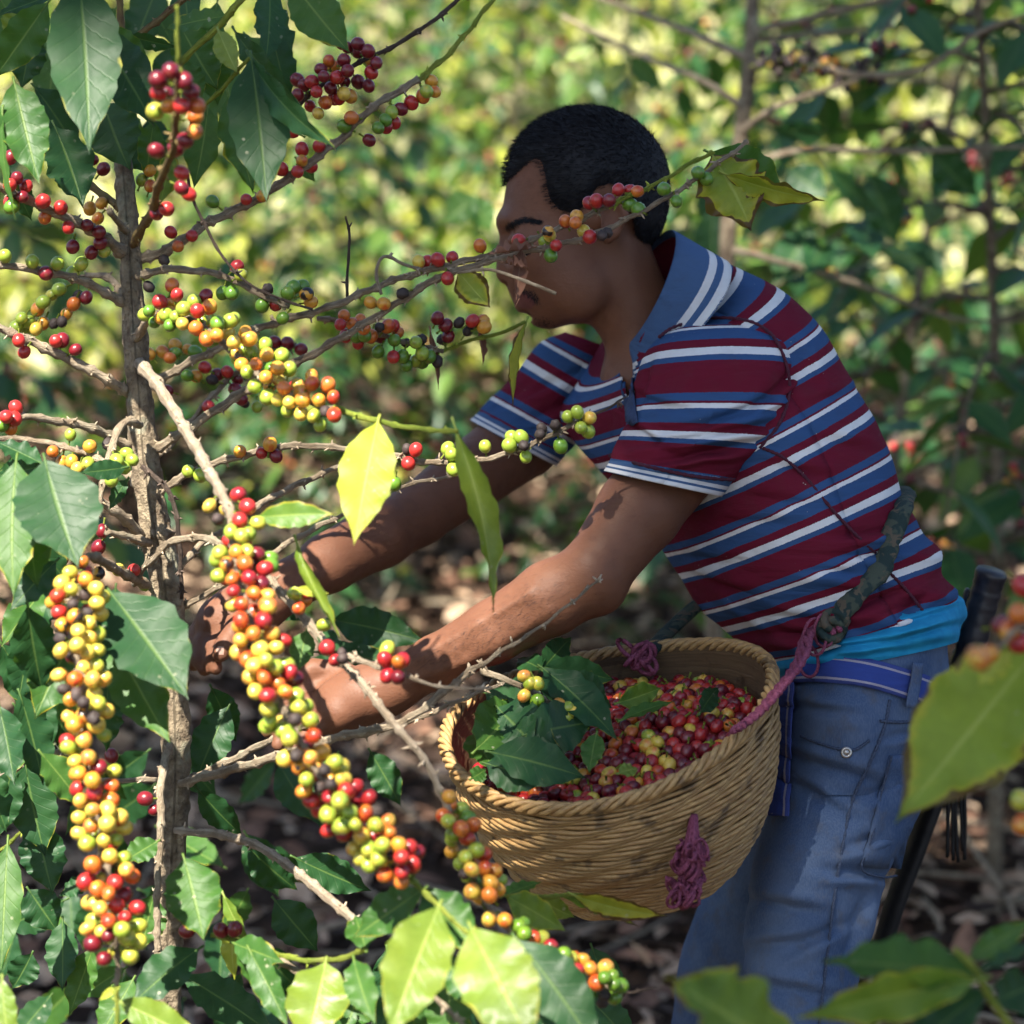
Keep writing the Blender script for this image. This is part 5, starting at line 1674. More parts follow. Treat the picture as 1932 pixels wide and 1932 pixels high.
branch('cluster', [(258, 640, 2.27), (278, 604, 2.22), (320, 590, 2.17), (390, 622, 2.13), (470, 690, 2.10), (540, 740, 2.08), (600, 765, 2.06), (632, 770, 2.05)], 16, 9)
branch('cluster_tip', [(630, 768, 2.05), (665, 782, 2.04), (720, 796, 2.02), (780, 808, 2.01), (865, 815, 2.0)], 11, 9, GSTEM)
branch('mid_twig', [(290, 936, D0), (343, 900, 2.29), (400, 876, 2.28), (488, 852, 2.27), (560, 841, 2.26), (644, 846, 2.25), (737, 858, 2.24), (805, 872, 2.23), (890, 870, 2.22), (975, 850, 2.21), (1043, 819, 2.205), (1094, 795, 2.2)], 14, 9)
branch('mid_twig_tip', [(1092, 796, 2.2), (1130, 778, 2.2), (1185, 748, 2.2)], 7, 3, DARKT)
branch('twig_c', [(470, 966, 2.2), (529, 930, 2.24), (627, 886, 2.28), (700, 862, 2.3)], 13, 8)
branch('twig_d', [(330, 1085, 2.31), (373, 1032, 2.32), (424, 998, 2.34)], 12, 9)
branch('twig_d2', [(495, 1056, 2.3), (560, 1015, 2.31), (645, 971, 2.32), (720, 932, 2.33), (789, 910, 2.33), (893, 892, 2.33)], 11, 6)
branch('twig_e', [(340, 1150, 2.31), (380, 1125, 2.3), (420, 1104, 2.3)], 12, 9)
branch('curved', [(251, 1103, 2.26), (282, 1060, 2.24), (326, 1022, 2.22), (380, 1015, 2.2), (428, 1030, 2.18)], 11, 14)
branch('vine', [(268, 880, 2.26), (316, 924, 2.25), (333, 975, 2.25), (340, 1050, 2.26), (343, 1130, 2.27)], 10, 7, DARKT)
branch('low_a', [(340, 1478, D0), (408, 1460, 2.27), (526, 1426, 2.2), (655, 1386, 2.15), (760, 1362, 2.13), (856, 1291, 2.12), (897, 1260, 2.12)], 17, 12)
branch('low_a_tip', [(895, 1262, 2.12), (951, 1226, 2.12), (1026, 1178, 2.12), (1128, 1096, 2.12)], 9, 4)
branch('low_b', [(350, 1475, 2.33), (424, 1440, 2.32), (526, 1389, 2.3), (600, 1360, 2.28)], 15, 10)
branch('low_c', [(640, 1395, 2.2), (760, 1366, 2.18), (870, 1320, 2.17), (950, 1288, 2.17)], 11, 6)
branch('side_twig', [(655, 1236, 2.0), (690, 1250, 1.99), (720, 1262, 1.985), (760, 1275, 1.98), (840, 1297, 1.98), (930, 1298, 1.98)], 11, 5, PALE, 40)
branch('low_d', [(332, 1568, D0), (408, 1574, 2.27), (482, 1594, 2.22), (543, 1633, 2.17), (583, 1664, 2.13), (655, 1725, 2.08), (690, 1760, 2.05)], 14, 18, PALE)
branch('hang', [(320, 1405, 2.22), (303, 1480, 2.18), (304, 1558, 2.17), (302, 1598, 2.17), (296, 1700, 2.17), (298, 1795, 2.17)], 15, 12)
branch('low_green', [(400, 1765, 2.08), (434, 1772, 2.07), (509, 1796, 2.04), (543, 1806, 2.03), (594, 1813, 2.0), (655, 1806, 1.97), (690, 1790, 1.95)], 9, 10, GSTEM)
branch('low_pale', [(520, 1806, 2.06), (577, 1843, 2.03), (620, 1870, 2.0)], 14, 11, PALE)
branch('low_pale2', [(798, 1864, 1.9), (838, 1898, 1.88), (880, 1940, 1.86)], 9, 9, TWIG)
branch('sun_a', [(-20, 1478, 2.35), (44, 1443, 2.33), (81, 1423, 2.32), (118, 1420, 2.31)], 9, 12, PALE)
branch('sun_b', [(-20, 1440, 2.4), (44, 1405, 2.4), (70, 1390, 2.4)], 11, 9, PALE)
branch('sun_c', [(54, 1482, 2.35), (129, 1477, 2.33), (180, 1474, 2.3), (320, 1470, 2.31)], 9, 10, PALE)
branch('low_left', [(-20, 1620, 2.36), (30, 1580, 2.34), (70, 1545, 2.33)], 7, 6, GSTEM)
branch('dead', [(353, 330, 2.2), (366, 380, 2.2), (400, 451, 2.2), (434, 502, 2.2), (475, 539, 2.2), (519, 560, 2.2), (590, 584, 2.2)], 6, 5, DARKT, 60)
branch('curl', [(720, 556, 2.22), (711, 520, 2.22), (716, 490, 2.22), (732, 483, 2.22), (760, 498, 2.22), (800, 512, 2.22)], 6, 6, TWIG, 60)
branch('thin_up', [(652, 408, 2.3), (660, 440, 2.3), (657, 480, 2.3), (655, 560, 2.3)], 4, 6, DARKT, 50)
branch('thin_face', [(862, 514, 2.22), (920, 508, 2.2), (975, 525, 2.18), (1048, 553, 2.17)], 5, 7, TWIG, 90)
branch('dark_top', [(560, 204, 2.36), (600, 165, 2.36), (660, 130, 2.36), (705, 104, 2.36), (769, 73, 2.36), (826, 31, 2.36), (880, -12, 2.36)], 9, 8, DARKT, 60)
branch('top_stem', [(232, 310, 2.3), (226, 200, 2.28), (229, 64, 2.26), (225, -30, 2.25)], 15, 13, PSTEM, 70)
branch('top_b', [(232, 140, 2.28), (271, 61, 2.25), (310, 30, 2.24), (352, -10, 2.23)], 12, 11, PSTEM)
branch('top_green', [(300, 180, 2.2), (316, 160, 2.19), (339, 122, 2.18), (397, 64, 2.16), (462, -6, 2.14)], 10, 13, GSTEM, 60)
branch('top_pet', [(384, 200, 2.16), (430, 155, 2.14), (471, 110, 2.12)], 8, 7, GSTEM, 60)
branch('bunch', [(600, 602, 2.32), (640, 605, 2.33), (700, 626, 2.34), (780, 650, 2.35), (835, 662, 2.36)], 10, 9)
branch('bunch_tip', [(833, 662, 2.36), (870, 648, 2.36), (930, 632, 2.36), (992, 608, 2.36)], 7, 7, GSTEM, 55)
branch('fan', [(955, 1690, 2.05), (1010, 1692, 2.06), (1100, 1688, 2.08)], 9, 7, GSTEM)

# ---- cherries, read off the photograph branch by branch: x y code in a 1932/660 enlargement of the corner given
OFF = {'a': (0, 0), 'b': (640, 0), 'c': (1286, 0), 'd': (0, 640), 'e': (640, 640), 'g': (0, 1286), 'h': (640, 1286)}
CH = [
('chain_left', 'd', '455 1250 O 390 1312 L 478 1350 O 547 1315 T 345 1370 Y 397 1405 L 535 1400 Y 572 1445 L 470 1440 K 322 1440 E 300 1475 O 405 1490 K 540 1482 Y 330 1532 R 555 1540 Y 485 1535 K 420 1560 T 495 1590 Y 350 1605 T 435 1635 Y 540 1655 L 497 1675 Y 340 1677 K 430 1718 Y 340 1745 Y 400 1768 K 487 1755 Y 540 1745 L 468 1842 Y 538 1828 L 330 1882 V 420 1905 E 515 1905 Y 575 1905 Y'),
('chain_left', 'g', '355 70 K 425 98 K 395 125 O 465 145 K 525 95 Y 545 148 L 590 190 Y 385 220 V 465 220 T 520 228 K 415 265 O 535 268 Y 468 348 V 380 395 L 415 400 L 492 450 V 420 470 Y 550 502 D 637 525 L 440 538 O 515 575 O 432 625 R 620 605 E 525 648 R 450 690 Y 615 685 O 515 740 Y 600 738 Y 440 782 Y 665 782 V 507 830 V 597 818 Y 690 840 Y 440 870 Y 487 925 L 578 910 Y 645 905 L 612 998 V 515 1045 E 690 1010 L 705 1075 V 575 1100 D 480 1140 R 640 1145 R 735 1110 O 545 1180 O 605 1205 O 685 1220 D 530 1262 Y 648 1275 R 560 1290 Y 765 1285 R 520 1355 L 695 1340 R 605 1360 E 768 1388 L 490 1400 Y 570 1415 Y 680 1410 L 605 1440 D 710 1455 L 770 1475 L 515 1485 D 655 1518 L 725 1555 L 580 1570 D'),
('chain_mid', 'd', '1325 880 R 1378 945 R 1165 940 Y 1253 968 V 1215 1015 K 1335 1020 R 1435 1035 L 1285 1085 L 1345 1108 L 1380 1100 L 1225 1203 L 1315 1195 O 1370 1195 L 1430 1210 D 1263 1265 T 1362 1260 O 1430 1285 K 1475 1290 R 1505 1230 G 1505 1275 G 1218 1330 L 1295 1345 E 1385 1340 R 1450 1370 D 1298 1415 R 1410 1425 E 1485 1440 Y 1340 1487 E 1490 1495 V 1415 1530 E 1465 1578 R 1340 1575 E 1340 1610 O 1410 1650 E 1510 1650 Y 1340 1685 Y 1580 1690 R 1535 1730 Y 1448 1740 Y 1330 1755 V 1380 1795 E 1480 1800 L 1415 1830 Y 1535 1840 L 1590 1830 L 1610 1868 R 1395 1890 Y 1470 1895 E 1640 1905 D'),
('chain_mid', 'g', '1545 38 E 1420 80 Y 1490 105 R 1590 85 O 1645 105 L 1490 180 L 1660 168 L 1695 168 L 1725 243 L 1500 250 L 1490 275 L 1575 250 K 1640 240 K 1612 340 L 1745 330 E 1585 455 Y 1650 440 K 1730 455 V 1785 420 O 1665 505 T 1805 520 K 1860 480 L 1890 505 L 1705 572 L 1780 615 K 1840 600 K 1895 578 Y 1735 690 R 1690 635 O 1830 670 R 1780 735 R 1890 690 L 1920 640 R 1825 765 L 1880 760 L 1890 830 L 1830 855 R 1915 870 R'),
('chain_mid', 'h', '25 500 Y 35 575 Y 60 640 R 105 610 R 120 675 R 180 672 R 25 690 L 75 758 L 155 760 E 100 820 L 30 830 L 215 825 L 285 805 V 290 868 O 140 885 Y 255 938 L 97 955 Y 180 960 L 235 1015 L 140 1010 L 345 940 O 405 950 R 445 980 D 360 1005 R 290 990 K 305 1050 K 425 1045 R 365 1088 R 268 1100 E 360 1140 E 185 1045 L'),
('chain_right', 'h', '625 668 O 665 750 G 622 805 L 728 785 G 760 825 E 692 845 E 640 908 L 725 900 E 775 965 L 715 1003 L 815 985 E 690 1040 L 710 1095 K 750 1072 V 822 1065 E 875 1080 O 855 1145 O 905 1130 L 755 1195 Y 850 1215 E 890 1185 O 935 1355 O 850 1350 V 1010 1388 G 1040 1375 G 1045 1430 G 1095 1455 E 1142 1452 L 1190 1500 R 1265 1545 G 1320 1565 O 1300 1570 L 1370 1580 O 1340 1630 R 1410 1622 O 1495 1618 Y 1490 1675 G 1535 1670 G 1390 1705 E 1445 1703 E 1545 1715 G 1580 1720 G 1490 1770 K 1545 1780 G 1478 1810 K 1400 1760 G'),
('chain_right', 'd', '1640 1430 L 1715 1425 R 1693 1465 E 1663 1510 E 1800 1605 L 1820 1730 R 1865 1800 R 1900 1760 K 1905 1790 K'),
('side_twig', 'e', '280 1740 L 267 1795 R 345 1812 E 365 1800 R 280 1885 R 340 1895 D'),
('cluster', 'a', '957 1588 E 890 1680 R 960 1680 O 985 1640 R 1080 1680 L 1145 1645 D 1022 1718 L 1098 1730 R 1165 1708 O 830 1730 G 860 1792 G 925 1752 L 980 1762 L 1015 1800 V 1130 1785 L 1090 1825 E 1280 1785 L 1300 1775 L 1210 1800 G 1150 1885 E 1205 1865 O 1265 1850 Y 1365 1850 O 1385 1885 O 1300 1905 V 945 1810 G'),
('cluster', 'd', '1310 90 V 1400 85 L 1475 45 L 1485 100 O 1565 105 L 1345 155 O 1425 152 E 1545 175 O 1375 195 L 1610 180 L 1480 225 O 1418 275 L 1500 275 O 1580 285 E 1655 265 V 1735 220 O 1735 262 E 1825 270 E 1490 335 L 1545 350 Y 1610 365 Y 1685 350 O 1775 352 O 1855 335 E 1600 410 L 1675 428 Y 1745 440 L 1780 490 L 1810 415 K 1860 435 E'),
('back_dark', 'd', '1210 210 D 1265 195 R 1320 235 D 1310 295 D 1180 240 K 1140 170 R 945 118 E 905 85 O 975 45 O 975 90 G 1085 85 G 1045 70 O 1040 215 G 1090 220 O 1340 345 D 1360 370 K 1430 390 L 1160 388 R 830 95 O 930 300 D 1530 30 D 1600 35 D 1675 70 D'),
('fore_top', 'a', '950 395 D 880 445 D 1025 450 D 880 520 R 930 525 D 1065 512 D 938 590 O 1010 590 R 1090 588 E 1085 650 O 865 620 L 1085 732 V 1030 780 D 870 838 D 978 825 D 1012 962 R'),
('left_up', 'a', '575 940 D 455 930 D 515 890 D 470 860 D 565 1130 O 500 1160 O 545 1215 O 835 950 O 790 1000 L 835 1035 O'),
('left_top', 'a', '60 875 D 95 990 D 55 1030 R 145 1035 R 125 1095 D 60 1125 R 65 1150 G 240 1120 R 338 1155 R 250 1210 E 380 1265 R 485 1253 D 550 1290 D 405 1373 D 558 1350 D 508 1405 D 580 1398 L'),
('left_b', 'a', '28 1425 L 180 1455 L 320 1465 L 452 1468 L 255 1520 D 405 1520 L'),
('left_b2', 'a', '330 1610 L 240 1680 L 290 1640 L 210 1720 O 120 1770 L 90 1820 L 160 1790 L 200 1830 V 410 1690 E 370 1745 O 435 1650 K 480 1655 D 300 1800 K 345 1790 K 240 1800 O 150 1830 L'),
('fore_top', 'a', '928 1162 R 1010 1045 D 1050 1080 R 870 1190 D'),
('right_top', 'a', '1182 1122 G 950 1292 R 1068 1312 R 990 1370 E 913 1448 K 1370 1110 R 1460 1090 O 1655 955 R 1565 940 R 1730 925 R 1680 895 O 1775 812 R 1680 830 R 1625 730 R'),
('right_a', 'a', '828 1595 K 1318 1483 R 1340 1530 L 1238 1630 G 1290 1630 G 1490 1608 K 1458 1700 G 1535 1695 R 1630 1600 G 1680 1595 G 1600 1632 G 1705 1635 T 1730 1680 O 1573 1770 G'),
('dark_top', 'a', '1830 340 E 1785 385 D 1855 370 O 1800 425 D 1865 432 R 1735 455 R 1690 475 D 1655 445 D 1760 510 R 1840 490 D 1725 590 R 1810 570 E 1862 545 R 1900 520 L 1770 630 V 1655 530 D'),
('dark_top', 'b', '28 245 D 60 265 D 118 290 D 118 245 D 175 285 D 40 335 D 175 335 V 220 350 D 60 393 D 192 403 R 5 430 R 45 455 D 120 455 D 178 478 D 40 520 V 75 535 O 10 550 R'),
('right_top', 'b', '525 450 O 500 508 L 545 510 O 480 535 E 415 572 R 356 607 D 272 668 G 320 682 R 230 712 G 305 625 L 275 705 R 180 780 D 82 655 E 40 703 G'),
('face_a', 'b', '1565 1055 R 1632 1060 R 1672 1065 E 1405 1130 R 1445 1118 R 1515 1115 D 1630 1138 G 1272 1232 E 1335 1205 O 1328 1238 E 1175 1288 T 1185 1310 Y 1155 1345 L 1012 1337 R 797 1367 E 642 1432 R 562 1445 R 508 1458 R 455 1455 Y'),
('face_b', 'b', '1678 1165 G 1820 1052 G 1890 1120 G 1408 1318 R 1375 1288 Y 1475 1310 K 1505 1295 K 1220 1365 R 1190 1422 G 616 1548 R 366 1632 K 188 1683 O 262 1690 O'),
('face_b', 'c', '118 960 G 165 995 G'),
('bunch', 'b', '40 1755 E 85 1800 E 20 1805 R 130 1780 E 150 1825 E 50 1868 R 108 1868 G 155 1865 G 190 1870 E 120 1910 R 238 1820 K 285 1815 E 318 1812 R 340 1850 E 320 1892 G 385 1908 K 440 1905 L 240 1875 D 470 1890 K 560 1770 D 605 1810 D 680 1795 K 755 1785 R 810 1790 O 820 1820 O 730 1840 K 585 1890 K 620 1870 D'),
('bunch', 'e', '315 112 R 230 85 G 365 110 G 390 160 G 437 135 L 475 92 L 475 140 G 515 110 G 560 138 K'),
('mid_twig', 'e', '390 625 K 440 628 R 398 705 R 618 622 L 640 655 L 648 738 L 320 818 G 975 558 L 1025 560 L 960 605 L 1040 605 K 1052 668 L 1285 445 L 1338 420 L 1405 452 Y 1358 505 L 1397 525 L 1140 510 K 1215 492 K 1130 545 K 1245 608 G 825 610 L'),
('mid_twig', 'd', '1335 638 O 1455 648 R 1535 663 D 1502 597 O 1048 748 L 1115 770 L'),
('left_d', 'd', '600 595 K 88 395 R 35 445 R 82 455 R 60 508 E 10 490 G'),
('left_e', 'd', '392 545 L 293 637 E 500 610 O 345 700 O 400 695 O 430 735 V 490 705 L'),
('left_f', 'd', '705 650 L 650 690 L 735 685 L 690 730 L 620 800 L'),
('left_c', 'd', '105 20 R 135 85 R 345 20 D 310 25 R 420 72 D'),
('left_g', 'd', '570 1080 D 548 1170 D 310 1250 D 345 1240 D 295 1345 D'),
('low_green', 'g', '1230 1410 D 1305 1405 D 1040 1415 D'),
('hang', 'g', '808 678 D 857 740 D'),
('sun_c', 'g', '620 440 D 360 520 D 118 600 R 130 665 D 45 650 D 195 705 D 222 775 D 110 715 D'),
]
S_ = 660 / 1932
items = []
for key, reg, txt in CH:
    tk = txt.split(); ox, oy = OFF[reg]
    c = BRN[key][1]
    for i in range(0, len(tk), 3):
        x = (ox + float(tk[i]) * S_) * .99281; y = (oy + float(tk[i + 1]) * S_) * .99281
        d2 = (c[:, 0] - x) ** 2 + (c[:, 1] - y) ** 2
        k = int(np.argmin(d2)); r = math.sqrt(d2[k])
        dep = c[k, 2]
        R_ = 46 if key.startswith(('chain', 'cluster', 'dark_top', 'fore')) else 24
        off = -math.sqrt(max(0, R_ * R_ - r * r)) * PXM(dep) * (1 if rnd.random() < .86 else -.6)
        items.append([key, tk[i + 2], x, y, dep + off, c[k].copy(), r])
# fruit at the back of the crowded stretches
for key, y0, y1, cs in (('chain_left', 1075, 1800, 'YYVOLEDRK'), ('chain_mid', 1010, 1640, 'LYVOERRDK'), ('cluster', 585, 760, 'LLYOERG'), ('chain_right', 1520, 1700, 'LOEG')):
    c = BRN[key][1]; acc_ = 0
    for i in range(1, len(c)):
        acc_ += math.hypot(c[i][0] - c[i - 1][0], c[i][1] - c[i - 1][1])
        if acc_ > 13 and (y0 < c[i][1] < y1) and (key != 'cluster' or c[i][0] > 300):
            acc_ = 0
            x = c[i][0] + rnd.gauss(0, 17); y = c[i][1] + rnd.gauss(0, 8)
            items.append([key, rnd.choice(cs), x, y, c[i][2] + rnd.uniform(.006, .022), c[i].copy(), -1])
# keep neighbours from growing into each other: slide them in depth only
P3 = [None] * len(items)
for it in range(30):
    pos = np.array([list(P(q[2], q[3], q[4])) for q in items])
    moved = 0
    for i in range(len(items)):
        d = pos - pos[i]; dist = np.sqrt((d ** 2).sum(1)); near_ = np.where((dist < CR * 1.82) & (dist > 0))[0]
        for j in near_:
            if j <= i: continue
            s = 1 if items[i][4] <= items[j][4] else -1
            items[i][4] -= s * .0009; items[j][4] += s * .0009; moved += 1
    if not moved: break
order = sorted(range(len(items)), key=lambda i: items[i][4])
single = set([i for i in order if items[i][6] >= 0][:300])
mass_items = []
for i, (key, code, x, y, d, q, r) in enumerate(items):
    pos = P(x, y, d); root = P(*q)
    ax = pos - root
    ax = ax.normalized() if ax.length > 1e-5 else Vector((0, -1, 0))
    ax = (ax + Vector((rnd.gauss(0, .25), rnd.gauss(0, .25), rnd.gauss(0, .25) - .15))).normalized()
    sc = {'K': .87, 'G': .94}.get(code, .95) * rnd.uniform(.86, 1.07)
    if i in single:
        add_cherry(BRN[key][0], pos, ax, code, sc, 'cherry')
    else:
        mass_items.append((pos, ax, code, sc))
# the cherries farther back, past the three hundred that show largest
mv, mf, mm, mz = [], [], [], []
cl = list(CM)
me = bpy.data.meshes.new('cherry_clusters')
for pos, ax, code, sc in mass_items:
    q = ax.to_track_quat('Z', 'Y').to_matrix()
    o = len(mv); src, sf = (CVK, CFK) if code == 'K' else (CV, CF)
    mv += [pos + q @ (Vector(v) * sc) for v in src]
    mz += [v[2] / CR for v in src]
    mf += [tuple(k + o for k in f) for f in sf]; mm += [cl.index(code)] * (len(sf) - 10) + [len(cl)] * 10
me.from_pydata([tuple(v) for v in mv], [], mf)
for c in cl: me.materials.append(CM[c])
me.materials.append(GSTEM)
ul_ = me.uv_layers.new(name='UVMap'); li_ = np.zeros(len(me.loops), np.int32); me.loops.foreach_get('vertex_index', li_)
uvz = np.zeros((len(me.loops), 2), np.float32); zz_ = np.array(mz, np.float32)[li_]; uvz[:, 0] = zz_; ul_.data.foreach_set('uv', uvz.ravel())
me.polygons.foreach_set('material_index', mm); me.polygons.foreach_set('use_smooth', [True] * len(mf)); me.update()
o = obj('cherry_clusters', me, TREE); o['kind'] = 'stuff'

